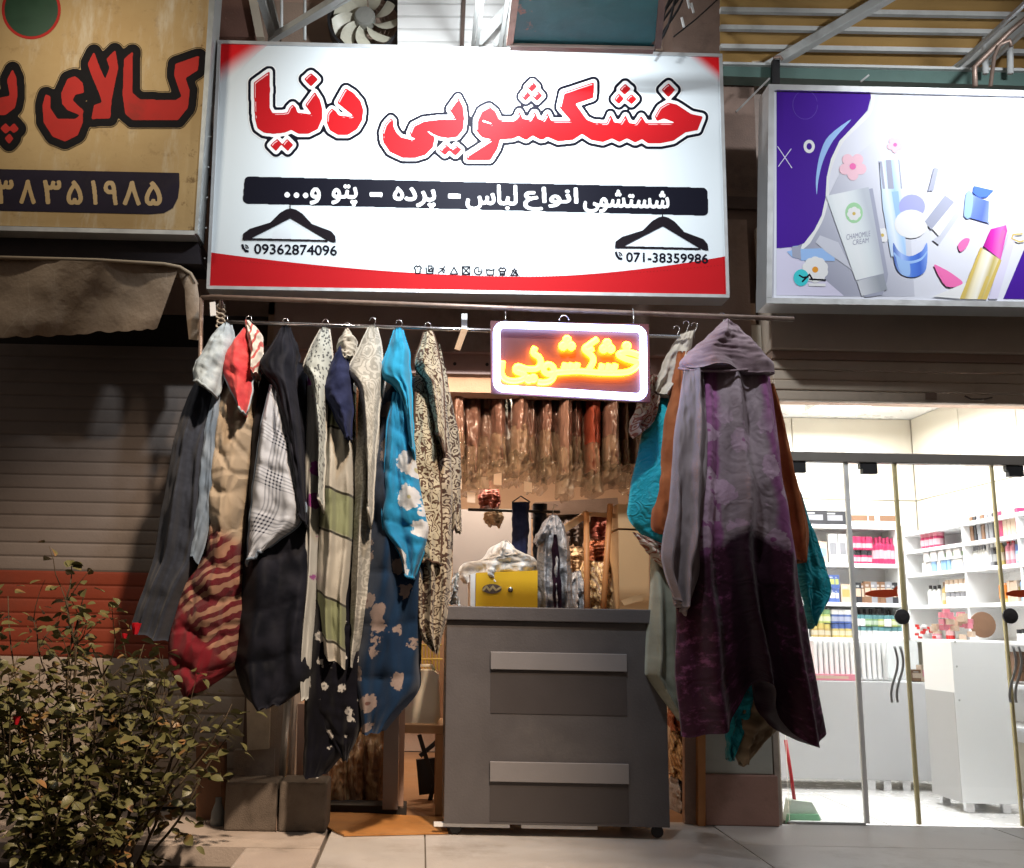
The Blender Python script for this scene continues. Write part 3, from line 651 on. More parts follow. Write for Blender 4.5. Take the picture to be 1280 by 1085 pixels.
lay('pot', [ce([(560, 310), (650, 350), (705, 370), (700, 500), (715, 515), (540, 465)])], GR('cosmetic_pot_blue', (1206, 255), (1240, 265), [(.40, .50, .84), (.14, .22, .68), (.10, .16, .60), (.30, .40, .80)])); lay('pot_lid', [ce([(605, 270), (735, 300), (690, 345), (640, 345), (600, 315)])], p_blu); lay('pot_shine', [sm(ce([(560, 310), (600, 330), (585, 470), (545, 460)]))], p_lbl)
lay('petal', [sm(ce([(505, 650), (545, 610), (580, 615), (560, 665), (520, 695)]))], p_pnk); lay('petal', [sm(ce([(350, 785), (400, 800), (470, 840), (535, 900), (430, 920)]))], p_pnk)
lay('paper', [ce([(340, 985), (545, 900), (640, 860), (520, 1000)])], p_pure)
lay('lipstick_shade', [ce([(835, 560), (880, 600), (760, 1000), (700, 1000)])], p_lil)
lay('lipstick_case', [ce([(650, 665), (785, 750), (690, 1003), (515, 1000)])], GR('cosmetic_lipstick_gold', (1212, 345), (1246, 358), [(.48, .36, .08), (.78, .72, .52), (.80, .78, .70), (.50, .40, .12), (.78, .72, .50), (.52, .40, .10)]))
lay('lipstick_band', [ce([(650, 665), (662, 672), (545, 1000), (515, 1000)]), ce([(770, 740), (785, 750), (690, 1003), (660, 1003)]), ce([(690, 850), (708, 860), (650, 1003), (628, 1003)])], p_gld)
lay('lipstick', [ce([(668, 660), (715, 550), (815, 523), (822, 560), (780, 748)])], GR('cosmetic_lipstick_red', (1230, 300), (1258, 306), [(.40, .01, .26), (.66, .03, .42), (.72, .16, .50), (.50, .02, .32)])); lay('lipstick_shine', [ce([(785, 555), (812, 560), (785, 645), (765, 640)])], p_pnk)
lay('curl', strokes([zc(1100, 180, 5.167, [(920, 580), (860, 585), (850, 610), (900, 632), (930, 625)])], .8), p_gld)
# ------------------------------------------------------------------ rails in front of the laundry
YR, YP = 5.95, 5.80
def rod(name, a, b, r, mt, label, ya, yb=None):
    return MB().tube([P(*a, ya), P(*b, yb or ya)], r, 10).build(name, mt, smooth=True, label=label, cat='rail')
m_rust = M('rusty_pipe', (.30, .22, .18), .45, .4, 14, .2, 90, metal=.5, dirt=.5, dcol=(.12, .05, .03))
rod('clothes_rail', (272, 402), (850, 421), .012, m_chrome, 'thin bright clothes rail that the left row of covers hangs from', YR)
rod('support_pipe', (262, 371), (992, 399), .015, m_rust, 'long rusty pipe just under the white laundry sign', YP)
bk = thing('rail_bracket', 'rusty bracket with cord tied at the left end of the rails', 'bracket', P(270, 400, 5.9))
MB().tube([P(252, 372, 5.9), P(250, 470, 5.9), P(246, 600, 5.92)], .014, 8).build('upright', m_rust, bk, smooth=True)
MB().tube([P(252, 372, 5.9), P(275, 371, 5.82)], .014, 8).tube([P(276, 370, 5.8), P(277, 402, 5.94)], .012, 8).build('arm', m_rust, bk, smooth=True)
kn = MB()
for i in range(5): kn.tube([P(276 + 5 * cos(a) + random.uniform(-1, 1), 383 + i * 6 + 3 * sin(a), 5.86 + .02 * sin(a * 2)) for a in np.linspace(0, 6, 10)], .006, 6)
kn.build('cord_knot', M('cord', (.45, .38, .30), .8), bk, smooth=True)
slab('tape', [(262, 378), (269, 377), (270, 394), (263, 395)], 5.79, .01, m_white, parent=bk)
for px_, py_, w_ in ((580, 392, 6),):
    hk = thing('rail_hanger_tab', 'white and tan tab hanging from the pipe beside the neon sign', 'tab', P(580, 400, 5.9))
    slab('strap', [(577, 392), (584, 392), (584, 412), (577, 412)], 5.88, .01, m_white, parent=hk)
    slab('clip', [(577, 410), (585, 412), (575, 438), (568, 436)], 5.87, .02, m_wood, parent=hk)

# ------------------------------------------------------------------ hanging covers
def resample(pts, n):
    A = np.array(pts, float); d = np.r_[0, np.cumsum(np.hypot(*np.diff(A, axis=0).T))]
    # Catmull-Rom through the traced points
    out = []
    for q in np.linspace(0, d[-1], n):
        i = min(len(A) - 2, max(0, int(np.searchsorted(d, q, 'right')) - 1)); t = (q - d[i]) / max(1e-6, d[i + 1] - d[i])
        p1, p2 = A[i], A[i + 1]; p0 = A[i - 1] if i else 2 * p1 - p2; p3 = A[i + 2] if i + 2 < len(A) else 2 * p2 - p1
        t = min(1, max(0, t)); k = .5
        m1 = (p2 - p0) * k; m2 = (p3 - p1) * k
        out.append((2 * t**3 - 3 * t**2 + 1) * p1 + (t**3 - 2 * t**2 + t) * m1 + (-2 * t**3 + 3 * t**2) * p2 + (t**3 - t**2) * m2)
    return np.array(out)
def cloth(name, mt, L, R, Y, D, parent=None, nf=2.0, amp=.03, seed=0, tilt=0., wr=.010, quilt=0., nu=34, nv=90, top=.25, Db=None, shear=0., by=None, nuv=False, pipe=None, qn=9, **k):
    Lp, Rp = resample(L, nv), resample(R, nv)
    if name == 'body' and Y == YR: w_ = (Rp - Lp) * .07; w_[:, 1] = 0; Lp, Rp = Lp - w_, Rp + w_      # padded bulk
    vs = []; uv = []; mb = MB()
    vacc = 0.; prevc = None
    Db = D * .8 if Db is None else Db; amp = amp * 1.3
    if name == 'body' and Y == YR:      # the doubled-over rear layer that shows beside the front one
        sh_ = lambda pts, dx, f: [(x + dx, y - f * (y - pts[0][1]) * .07) for x, y in pts]
        cloth('rear_layer', mt, sh_(L, 2, 1), sh_(R, 5.5, 1), Y + .13, D * .5, parent, nf + .6, amp * .7, seed + .5, tilt, wr, quilt, nu=22, nv=70)
    for j in range(nv):
        v = j / (nv - 1)
        a, b = P(*Lp[j], Y), P(*Rp[j], Y); wd = (b - a).length
        c = (a + b) / 2
        if prevc is not None: vacc += (c - prevc).length
        prevc = c
        g_ = (top + (1 - top) * min(1, v / .35) ** .8)
        for side in (0, 1):
            for i in range(nu + 1):
                s = (-1 + 2 * i / nu) * (1 if side == 0 else -1)
                x = Lp[j] * (1 - (s + 1) / 2) + Rp[j] * (s + 1) / 2
                x = x + np.array((0, (by(s) if by else 6 * noise.noise(Vector((s * 2.5, seed * 3.1, 0)))) * v ** 5))
                prof = max(0., 1 - s * s) ** .5
                ph = nf * pi * s + seed + 2.2 * noise.noise(Vector((seed, v * 2.6, s * .6)))
                fo = (sin(ph) + .35 * sin(2 * ph + 1.1)) * amp * (.25 + .75 * v) * prof ** .6
                fo += noise.noise(Vector((s * 2.2 + seed * 7, v * 5, seed))) * amp * .8 * prof
                fo += noise.noise(Vector((s * 1.3 + seed * 5, v * 13, seed))) * wr * 1.6 * prof
                fo += noise.noise(Vector((s * 5 + seed * 3, v * 20, seed))) * wr * prof ** .5
                if quilt: fo -= quilt * abs(sin(pi * (v * qn + .3 * s * s + .15 * sin(seed + s * 2)))) ** .45 * (.55 + .45 * abs(cos(pi * s * .9 + seed))) * prof
                yy = Y + tilt * (v - .3) + shear * s + ((-D * g_ * prof + fo) if side == 0 else (Db * g_ * prof + fo))
                p = P(x[0], x[1], Y); p = p + Vector((0, yy - Y, 0))
                wob = noise.noise(Vector((v * 9, seed, s * .7))) * .010 * abs(s) * min(1, v * 6)
                p.x += wob
                vs.append(p); uv.append((s + .0001, v) if nuv else (s * wd / 2 + (10 if side else 0) + .0001, 3 - vacc))
    n = 2 * (nu + 1); fs = []
    for j in range(nv - 1):
        for i in range(n): fs.append((j * n + i, (j + 1) * n + i, (j + 1) * n + (i + 1) % n, j * n + (i + 1) % n))
    for i in range(nu):
        fs.append((i + 1, i, 2 * nu + 1 - i, 2 * nu - i)); b_ = (nv - 1) * n; fs.append((b_ + i, b_ + i + 1, b_ + 2 * nu - i, b_ + 2 * nu + 1 - i))
    mb.add(vs, fs, 0, uv)
    o = mb.build(name, mt, parent, smooth=True, **k)
    if pipe:
        hm = MB()
        for side in (0, nu): hm.tube([vs[j * n + side] + Vector((0, -.004, 0)) for j in range(0, nv, 2)], .0075, 6)
        hm.tube([vs[(nv - 1) * n + i] for i in range(0, nu + 1, 2)], .0075, 6)
        hm.build('hem', pipe, parent, smooth=True)
    return o
def cover(name, label, cat, at_, Yr=None, hook=True):
    t = thing(name, label, cat, P(*at_, Yr or YR), 'washed covers hanging on the rail outside the laundry')
    if hook:
        x, y = at_; Yh = Yr or YR; c = P(x, y - 4, Yh)
        pts = [c + Vector((.022 * cos(a), -.0, .022 * sin(a))) for a in np.linspace(-.4, pi + .1, 9)]
        pts = [c + Vector((.0, -.02, .02 * 0))] * 0 + [P(x, y + 12, Yh), P(x, y + 4, Yh), c + Vector((.018, 0, .0)), c + Vector((.014, 0, .018)), c + Vector((0, 0, .026)), c + Vector((-.016, 0, .018)), c + Vector((-.019, 0, .004))]
        MB().tube(pts, .003, 6).build('hook', m_chrome, t, smooth=True)
    return t
# --- fabrics
def fab(name, rough=.85, sheen=.10):
    g = G(name); g.set(Roughness=rough, Specular_IOR_Level=.08, Sheen_Weight=sheen, Sheen_Roughness=.5)
    g.uvv = g.uv(); g.p = g.pos(); return g
def weave(g, st=.25, extra=None, d=.004):
    h = g.noise(g.uvv, 260, 2); f = g.noise(g.uvv, 9, 4)
    h = g.ma('MULTIPLY_ADD', f, 1.6, h)
    if extra is not None: h = g.ma('ADD', h, extra)
    g.bump(h, st, d)
def plainf(name, a, b, sc=7, st=.35, sheen=.10, rough=.85):
    g = fab(name, rough, sheen); g.base(g.mix(g.ramp(g.noise(g.uvv, sc, 5), .35, .65), a, b)); weave(g, st); return g.m
def puffs(g, sc=7., st=.8):
    d = g.vor(g.map(g.uvv, (1, .8, 1)), sc, 'DISTANCE_TO_EDGE'); return g.ma('MULTIPLY', g.ramp(d, 0, .22), st)
def blooms(g, base, pet, heart, sc=5.5, r=.46, leaf=None):
    w_ = g.map(g.n('ShaderNodeVectorMath', props={'operation': 'ADD'}, i0=g.uvv, i1=g.n('ShaderNodeVectorMath', props={'operation': 'SCALE'}, i0=g.noise(g.uvv, 5, out=1), Scale=.07)), (1, 1, 1))
    d = g.vor(w_, sc); cc = g.vor(w_, sc, out=1); pk = g.ramp(g.xyz(cc)[0], .35, .4)
    pw = g.ma('ADD', d, g.ma('MULTIPLY', g.ma('SUBTRACT', g.noise(g.uvv, sc * 5, 2), .5), .45))
    f = g.ma('MULTIPLY', g.ramp(pw, r, r - .06), pk); h = g.ma('MULTIPLY', g.ramp(d, .12, .08), pk)
    c = base
    if leaf: c = g.mix(g.ramp(g.noise(g.uvv, sc * 2, 3), .56, .6), c, leaf)
    petal = g.mix(g.noise(g.uvv, sc * 8), shade(pet, .75), pet)
    return g.mix(h, g.mix(f, c, petal), heart), f
f_denimf = plainf('light_denim', (.26, .32, .37), (.42, .50, .55), 12)
g = fab('dark_denim'); g.base(g.mix(g.noise(g.uvv, 30, 4), (.018, .022, .034), (.05, .06, .085))); weave(g, .4); f_denim = g.m
f_bluegrey = plainf('blue_grey_lit_strip_and_hem', (.13, .18, .25), (.22, .28, .36), 6)
f_redf = plainf('red_cotton', (.48, .045, .055), (.60, .09, .09), 10)
g = fab('cream_stripe'); x, y, _ = g.xyz(g.uvv); g.base(g.mix(g.ramp(g.wave(g.map(g.uvv, rot=(0, 0, .4)), 9), .75, .85), (.60, .56, .50), (.45, .10, .09))); weave(g); f_crstr = g.m
def zone(v0, w_=.02):   # 0 above height mark, 1 below
    return lambda g, tilt=0.: g.ramp(g.ma('ADD', g.xyz(g.uvv)[1], g.ma('MULTIPLY', g.xyz(g.uvv)[0], tilt)), v0 + w_, v0 - w_)
g = fab('quilt_cream_red')
sw_ = g.wave(g.map(g.uvv, rot=(0, 0, .95)), 4.6, 5.5, 2.0)
st1 = g.mix(g.ramp(sw_, .45, .55), (.34, .19, .13), (.12, .012, .02))
st1 = g.mix(zone(3 - 1.72)(g, .9), st1, (.20, .014, .025))
cream = g.mix(g.noise(g.uvv, 6), (.36, .29, .215), (.50, .415, .31))
g.base(g.mix(zone(3 - 1.12, .05)(g, .55), cream, st1)); weave(g, .8, puffs(g, 8, 2.2), .012); f_quilt = g.m
f_blackf = plainf('black_satin', (.004, .005, .009), (.013, .014, .022), 7, .4, .03, .6)
g = fab('plaid'); uvr = g.map(g.uvv, rot=(0, 0, .18)); x, y, _ = g.xyz(uvr)
def bands(c, per, a, b): 
    t = g.ma('FRACT', g.ma('DIVIDE', c, per)); return g.ma('MULTIPLY', g.ramp(t, a, a + .01), g.ramp(t, b, b - .01))
def strip(c): 
    s_ = bands(c, .26, .10, .14)
    for a in (.18, .26, .34, .42): s_ = g.ma('MAXIMUM', s_, bands(c, .26, a, a + .045))
    return s_
bx_, by_ = strip(x), strip(y); pc = g.mix(g.ma('MULTIPLY', g.ma('ADD', bx_, by_), .42), (.44, .48, .55), (.03, .035, .06))
pc = g.mix(g.ma('MULTIPLY', bx_, by_), pc, (.012, .014, .03)); g.base(pc); weave(g, .5, puffs(g, 4.5, .8), .008); f_plaid = g.m
g = fab('leopard'); d = g.vor(g.map(g.uvv, (1.5, 1, 1)), 46); g.base(g.mix(g.ramp(d, .42, .30), (.36, .39, .37), (.07, .075, .08))); weave(g); f_leo = g.m
g = fab('grey_purple_floral'); c, _ = blooms(g, (.42, .43, .41), (.30, .06, .27), (.12, .01, .12), 7.5, .40); g.base(c); weave(g); f_purpf = g.m
f_navy = plainf('navy_cotton', (.008, .011, .035), (.02, .025, .065), 8, .35, .03)
g = fab('olive_cream'); yv = g.xyz(g.uvv)[1]; yw = g.ma('ADD', yv, g.ma('MULTIPLY', g.noise(g.uvv, 4), .03))
t = g.ma('FRACT', g.ma('DIVIDE', g.ma('SUBTRACT', 3.0, yw), .62)); c = g.mix(g.ma('MULTIPLY', g.ramp(t, .30, .34), g.ramp(t, .72, .68)), (.40, .38, .33), (.19, .21, .12))
ln = g.ma('MAXIMUM', g.ma('MULTIPLY', g.ramp(t, .30, .31), g.ramp(t, .335, .325)), g.ma('MULTIPLY', g.ramp(t, .695, .705), g.ramp(t, .73, .72)))
g.base(g.mix(ln, c, (.03, .028, .02))); weave(g, .5); f_olive = g.m
g = fab('black_white_flower'); c, _ = blooms(g, (.004, .004, .008), (.50, .49, .47), (.2, .2, .2), 11, .30); g.base(c); weave(g, .35); f_bwf = g.m
def damask(name, a, b, sc, lo=.5, w_=.05, rings=True, st=.3):
    g = fab(name); wv = g.n('ShaderNodeVectorMath', props={'operation': 'ADD'}, i0=g.uvv, i1=g.n('ShaderNodeVectorMath', props={'operation': 'SCALE'}, i0=g.noise(g.uvv, sc * .6, 3, out=1), Scale=.16))
    d = g.vor(wv, sc); r_ = g.ma('SINE', g.ma('MULTIPLY', d, 24.)) if rings else g.ma('MULTIPLY_ADD', d, 2., -1.)
    f = g.ramp(g.ma('ADD', r_, g.ma('MULTIPLY_ADD', g.noise(g.uvv, sc * 1.3), 2.4, -1.2)), lo - w_ - .5, lo + w_ - .5)
    g.base(g.mix(f, a, b)); weave(g, st, g.ma('MULTIPLY', f, .8)); return g.m
f_gdam = damask('grey_damask', (.28, .275, .245), (.42, .41, .37), 13)
f_bdam = damask('brown_cream_damask', (.38, .33, .245), (.060, .034, .024), 14, .70)
f_crdam = damask('cream_brown_scroll', (.40, .36, .26), (.08, .045, .03), 15, .85)
g = fab('blue_floral'); c, _ = blooms(g, g.mix(g.noise(g.uvv, 4), (.012, .14, .30), (.02, .24, .44)), (.58, .60, .62), (.40, .38, .22), 7., .50); g.base(c); weave(g, .5, puffs(g, 3.5, .7), .007); f_blue = g.m
g = fab('deep_blue_floral'); c, _ = blooms(g, g.mix(g.noise(g.uvv, 4), (.005, .015, .042), (.010, .034, .08)), (.27, .21, .19), (.12, .06, .05), 9.0, .48); g.base(c); weave(g, .5); f_dblue = g.m
g = fab('blue_plain_trim'); g.base(g.mix(g.noise(g.uvv, 6), (.012, .19, .36), (.03, .30, .50))); weave(g, .4); f_bluep = g.m

# --- left row, from the far left to the neon sign
t = cover('denim_cover', 'dark denim cover with pale blue collar at the left end of the rail', 'hanging cover', (281, 403))
cloth('body', f_denim, [(268, 440), (246, 480), (226, 540), (212, 620), (196, 710), (173, 786)], [(278, 440), (276, 500), (270, 600), (258, 700), (236, 760), (222, 806)], YR, .20, t, 2.6, .04, 1, -.05, quilt=.012, qn=8)
cloth('side_panel', f_bluegrey, [(268, 480), (256, 540), (250, 600), (244, 650), (236, 690)], [(277, 480), (272, 540), (268, 620), (262, 660), (250, 705)], YR - .17, .05, t, 1, .012, 2, -.03, nv=60, nu=16)  # paler strip: light on the right front put into the cloth's colour
cloth('collar', f_denimf, [(278, 404), (266, 420), (253, 446), (247, 460), (246, 480)], [(288, 405), (292, 425), (288, 455), (281, 480), (276, 500)], YR - .13, .12, t, 1, .02, 3, -.12, nv=40, nu=18, top=.5, pipe=f_denimf)
t = cover('red_quilt', 'cream and maroon striped quilt with red folded collar beside the denim cover', 'hanging quilt', (311, 404))
cloth('body', f_quilt, [(283, 440), (272, 510), (264, 600), (262, 690), (240, 730), (224, 790), (222, 830), (240, 868)], [(322, 440), (318, 520), (314, 600), (310, 690), (312, 750), (304, 800), (296, 832), (256, 866)], YR, .24, t, 1.4, .03, 4, -.06, quilt=.05, wr=.014, nv=130, qn=10)
cloth('collar', f_redf, [(304, 410), (290, 430), (278, 455), (288, 485), (303, 515)], [(309, 412), (314, 440), (318, 470), (315, 500), (310, 522)], YR - .18, .10, t, 1, .015, 5, -.08, nv=40, nu=18, top=.5, pipe=f_denimf)
cloth('lining', f_crstr, [(306, 404), (310, 425), (315, 450), (318, 474)], [(314, 403), (328, 420), (330, 448), (325, 474)], YR - .12, .14, t, 1.6, .02, 6, -.06, nv=40, nu=20, top=.6)
t = cover('plaid_quilt', 'black quilt with pale blue plaid front and dark hood on the rail', 'hanging quilt', (357, 407))
cloth('body', f_blackf, [(330, 455), (320, 540), (314, 640), (306, 720), (304, 800), (302, 830), (312, 868), (326, 884)], [(378, 455), (386, 560), (390, 650), (392, 720), (390, 790), (388, 845), (358, 876)], YR, .24, t, 1.5, .035, 7, -.08, quilt=.035, nv=120, qn=7)
cloth('plaid_panel', f_plaid, [(338, 480), (326, 540), (318, 600), (313, 660), (311, 705)], [(352, 496), (364, 560), (374, 610), (381, 648), (330, 690)], YR - .24, .07, t, 1, .02, 8, -.05, nv=90, nu=30, quilt=.03, qn=4, pipe=f_bluegrey)
cloth('collar', f_blackf, [(352, 409), (340, 430), (325, 456), (345, 490), (362, 560), (374, 640)], [(362, 409), (368, 440), (368, 470), (374, 520), (381, 600), (385, 660)], YR - .22, .12, t, 1, .02, 9, -.06, nv=60, nu=20, top=.5, pipe=f_blackf)
cloth('hood_lobe', f_blackf, [(360, 412), (366, 435), (365, 470)], [(364, 412), (374, 440), (371, 474)], YR - .02, .14, t, 1, .01, 10, nv=30, nu=14)
t = cover('leopard_cover', 'grey leopard print cover with purple flowers on the rail', 'hanging cover', (407, 408))
cloth('body', f_purpf, [(386, 470), (382, 560), (380, 650), (378, 740), (376, 800), (379, 870)], [(410, 470), (408, 560), (402, 650), (398, 740), (394, 800), (390, 872)], YR, .20, t, 1.5, .02, 11, -.05)
cloth('collar', f_leo, [(401, 411), (388, 435), (379, 458), (390, 480), (398, 540), (400, 620)], [(411, 411), (415, 440), (413, 480), (408, 520), (407, 570), (405, 640)], YR - .17, .12, t, 1, .015, 12, -.05, nv=60, nu=18, top=.5, pipe=f_gdam)
t = cover('olive_cover', 'cream and olive banded cover with navy collar and black flowered lower half', 'hanging cover', (434, 412))
cloth('body', f_olive, [(420, 450), (408, 520), (402, 600), (400, 680), (398, 740), (402, 810)], [(440, 450), (440, 520), (442, 600), (440, 680), (438, 760), (440, 840)], YR, .20, t, 2.3, .03, 13, -.04, quilt=.02, qn=6)
cloth('lower_panel', f_bwf, [(446, 672), (412, 690), (396, 740), (384, 810), (381, 900), (380, 965)], [(450, 680), (452, 740), (452, 820), (452, 880), (450, 915), (412, 966)], YR + .02, .20, t, 1.5, .03, 14, -.02, nv=70)
cloth('lower_corner', f_bwf, [(412, 780), (398, 860), (404, 905), (428, 948)], [(445, 780), (452, 850), (452, 905), (434, 952)], YR - .16, .06, t, 1, .03, 15, -.02, nv=50, nu=24)
cloth('hood', f_olive, [(432, 415), (422, 432), (420, 452)], [(438, 415), (446, 428), (444, 452)], YR - .10, .14, t, 1, .01, 16, nv=30, nu=18, top=.6)
cloth('collar', f_navy, [(421, 440), (410, 465), (404, 492), (414, 510), (432, 548)], [(428, 430), (436, 460), (441, 480), (441, 520), (440, 552)], YR - .19, .10, t, 1, .01, 17, -.05, nv=40, nu=18, top=.5, pipe=f_navy)
t = cover('grey_damask_cover', 'pale grey damask cover hanging left of the blue flowered quilt', 'hanging cover', (466, 406))
cloth('body', f_gdam, [(452, 450), (448, 540), (444, 640), (440, 740), (437, 800), (440, 830)], [(478, 450), (474, 540), (468, 640), (462, 740), (454, 800), (446, 832)], YR, .20, t, 1.8, .025, 18, -.05, quilt=.012)
cloth('collar', f_gdam, [(461, 409), (448, 436), (436, 466), (450, 490), (458, 550), (460, 630)], [(471, 409), (478, 440), (478, 480), (472, 540), (468, 600), (465, 660)], YR - .18, .12, t, 1.2, .015, 19, -.05, nv=60, nu=20, top=.5, pipe=f_gdam)
t = cover('blue_floral_quilt', 'bright blue quilt with white flowers and dark blue lower half', 'hanging quilt', (499, 409))
cloth('body', f_dblue, [(486, 470), (474, 540), (466, 620), (462, 700), (454, 790), (446, 850), (456, 914)], [(515, 470), (524, 540), (530, 620), (536, 680), (528, 740), (521, 820), (519, 862), (482, 908)], YR, .22, t, 1.6, .04, 20, -.06, quilt=.035, nv=120, qn=7)
cloth('front_panel', f_blue, [(492, 490), (484, 540), (481, 600), (480, 660), (498, 690), (506, 720)], [(504, 492), (514, 540), (524, 600), (532, 645), (536, 668), (518, 724)], YR - .22, .07, t, 1.2, .025, 21, -.05, nv=90, nu=30, quilt=.03, qn=4, pipe=f_blue)
cloth('collar', f_bluep, [(493, 412), (484, 440), (476, 470), (492, 482), (504, 510), (512, 555)], [(503, 412), (511, 440), (513, 470), (515, 500), (517, 540), (518, 575)], YR - .20, .13, t, 1, .02, 22, -.06, nv=50, nu=20, top=.5, pipe=f_bluep)
t = cover('brown_damask_cover', 'cream and dark brown scroll patterned cover left of the neon sign', 'hanging cover', (535, 412))
cloth('body', f_bdam, [(522, 460), (516, 530), (514, 620), (516, 720), (520, 780), (540, 812)], [(552, 460), (560, 560), (562, 640), (560, 720), (556, 770), (547, 816)], YR, .20, t, 2.6, .035, 23, -.03, quilt=.015, qn=6)
cloth('front_panel', f_crdam, [(520, 490), (516, 560), (516, 640), (524, 700)], [(534, 492), (546, 560), (552, 640), (550, 706)], YR - .19, .05, t, 1, .012, 24, -.03, nv=60, nu=20, pipe=f_crdam)
cloth('collar', f_crdam, [(530, 415), (524, 435), (518, 458), (532, 480), (544, 540)], [(541, 415), (548, 440), (553, 480), (556, 520), (556, 570)], YR - .17, .12, t, 1.5, .015, 25, -.04, nv=50, nu=22, top=.5, pipe=f_crdam)
cloth('rear_fold', f_bdam, [(544, 432), (550, 480), (556, 560), (560, 620), (562, 664)], [(550, 430), (562, 490), (573, 540), (576, 610), (578, 664)], YR + .10, .12, t, 1.5, .012, 26, nv=60, nu=18)

# --- right hand group at the end of the pipe
YB = 5.98
g = fab('turquoise_satin', .5, .2); hh = g.ma('SINE', g.ma('MULTIPLY', g.vor(g.n('ShaderNodeVectorMath', props={'operation': 'ADD'}, i0=g.uvv, i1=g.n('ShaderNodeVectorMath', props={'operation': 'SCALE'}, i0=g.noise(g.uvv, 9, out=1), Scale=.12)), 8), 26.))
g.base(g.mix(g.noise(g.uvv, 5), (.01, .26, .33), (.02, .38, .45))); weave(g, .5, hh, .006); f_turq = g.m
f_orange = plainf('rust_orange_blanket', (.26, .075, .025), (.36, .12, .045), 6)
f_sage = plainf('sage_satin', (.24, .25, .20), (.36, .37, .30), 4, .5, .1, .45)
f_crpr = damask('cream_rose_print', (.50, .42, .34), (.28, .10, .07), 12, .9)
g = fab('velvet_purple', .8, .2)
uvn = g.uvv; sx_, vy_, _ = g.xyz(uvn); g.uvv = g.map(uvn, (.36, -2.25, 1))
wv = g.ma('ADD', sx_, g.ma('MULTIPLY_ADD', g.noise(g.uvv, 7, 3), .24, -.12))
gry = g.mix(g.noise(g.map(g.uvv, (1, .5, 1)), 9, 5), (.21, .16, .185), (.40, .325, .365))
pur = g.mix(g.noise(g.uvv, 6, 5), (.17, .045, .145), (.38, .15, .33))
side_ = g.ma('MAXIMUM', g.ma('MULTIPLY', g.ramp(wv, -.80, -.70), g.ramp(wv, -.30, -.40)), g.ramp(wv, .55, .68))
up = g.mix(side_, gry, pur)
fl_, ff = blooms(g, up, (.52, .36, .48), (.28, .09, .22), 6.5, .52)
up = g.mix(g.ramp(vy_, .10, .24), up, fl_)
lowc = g.mix(g.ramp(g.noise(g.uvv, 14, 5, .7), .50, .70), (.045, .010, .026), (.22, .06, .15))
lowc = g.mix(g.ma('MULTIPLY', g.ramp(wv, -.32, -.22), g.ramp(wv, .5, .4)), lowc, (.022, .005, .014))
edge = g.ma('ADD', vy_, g.ma('MULTIPLY_ADD', g.noise(g.uvv, 22, 3), .03, -.015)); edge = g.ma('ADD', edge, g.ma('MULTIPLY', g.ma('ABSOLUTE', g.ma('SUBTRACT', sx_, .1)), -.10))
c = g.mix(g.ramp(edge, .44, .475), up, lowc)
emb = g.ma('SINE', g.ma('MULTIPLY', g.vor(g.n('ShaderNodeVectorMath', props={'operation': 'ADD'}, i0=g.uvv, i1=g.n('ShaderNodeVectorMath', props={'operation': 'SCALE'}, i0=g.noise(g.uvv, 6, out=1), Scale=.16)), 6), 20.))
g.base(c); weave(g, .35, emb, .006); f_velvet = g.m
g = fab('velvet_grey', .75, .2); g.base(g.mix(g.noise(g.map(g.uvv, (1, .3, 1)), 6, 5), (.20, .165, .18), (.36, .305, .325))); weave(g, .5, g.noise(g.uvv, 14), .008); f_vgrey = g.m
g = fab('velvet_dark', .85, .03); g.base(g.mix(g.ramp(g.noise(g.uvv, 7, 5), .45, .75), (.012, .005, .010), (.05, .016, .036))); weave(g, .5, None, .008); f_vdark = g.m
f_velhood = plainf('velvet_hood', (.22, .15, .175), (.36, .27, .30), 7, .5, .2)
t = cover('sage_quilt', 'sage green satin quilt hanging lowest at the right of the grey counter', 'hanging quilt', (846, 416), YB)
cloth('body', f_sage, [(836, 470), (830, 560), (816, 660), (812, 740), (806, 830), (812, 850), (848, 900)], [(870, 470), (880, 600), (890, 700), (895, 800), (895, 860), (885, 890), (870, 905)], YB + .12, .12, t, 2.5, .05, 31, quilt=.02)
t = cover('turquoise_cover', 'turquoise embossed cover seen on both sides of the purple blanket', 'hanging cover', (858, 410), YB)
cloth('body', f_turq, [(836, 450), (808, 520), (788, 610), (787, 650), (822, 686)], [(870, 450), (880, 540), (880, 620), (880, 670), (850, 690)], YB + .06, .12, t, 2., .03, 32, nv=70)
cloth('right_corner', f_turq, [(960, 560), (985, 600), (990, 680), (1000, 740), (1010, 782)], [(975, 556), (1006, 640), (1024, 690), (1036, 740), (1014, 784)], YB + .14, .08, t, 1.3, .02, 33, nv=60, nu=24)
cloth('lower_tip', f_turq, [(900, 840), (904, 900), (910, 948)], [(962, 840), (940, 890), (914, 950)], YB + .10, .06, t, 1.5, .02, 34, nv=50, nu=24)
t = cover('orange_blanket', 'rust orange blanket between the turquoise cover and the purple blanket', 'hanging blanket', (868, 412), YB)
cloth('body', f_orange, [(846, 440), (832, 520), (822, 600), (814, 660), (846, 672)], [(870, 440), (880, 520), (884, 600), (880, 660), (866, 690)], YB - .06, .10, t, 1.6, .02, 35, nv=60)
cloth('right_edge', f_orange, [(960, 480), (975, 580), (985, 650), (996, 700)], [(968, 480), (992, 590), (1010, 664), (1006, 704)], YB + .02, .08, t, 1, .012, 36, nv=50, nu=18)
cloth('lower_lining', plainf('tan_lining', (.26, .19, .12), (.34, .26, .17), 6), [(934, 860), (922, 920), (917, 940), (926, 954)], [(985, 860), (975, 905), (952, 930), (932, 956)], YB + .06, .06, t, 1.5, .03, 37, nv=50, nu=24)
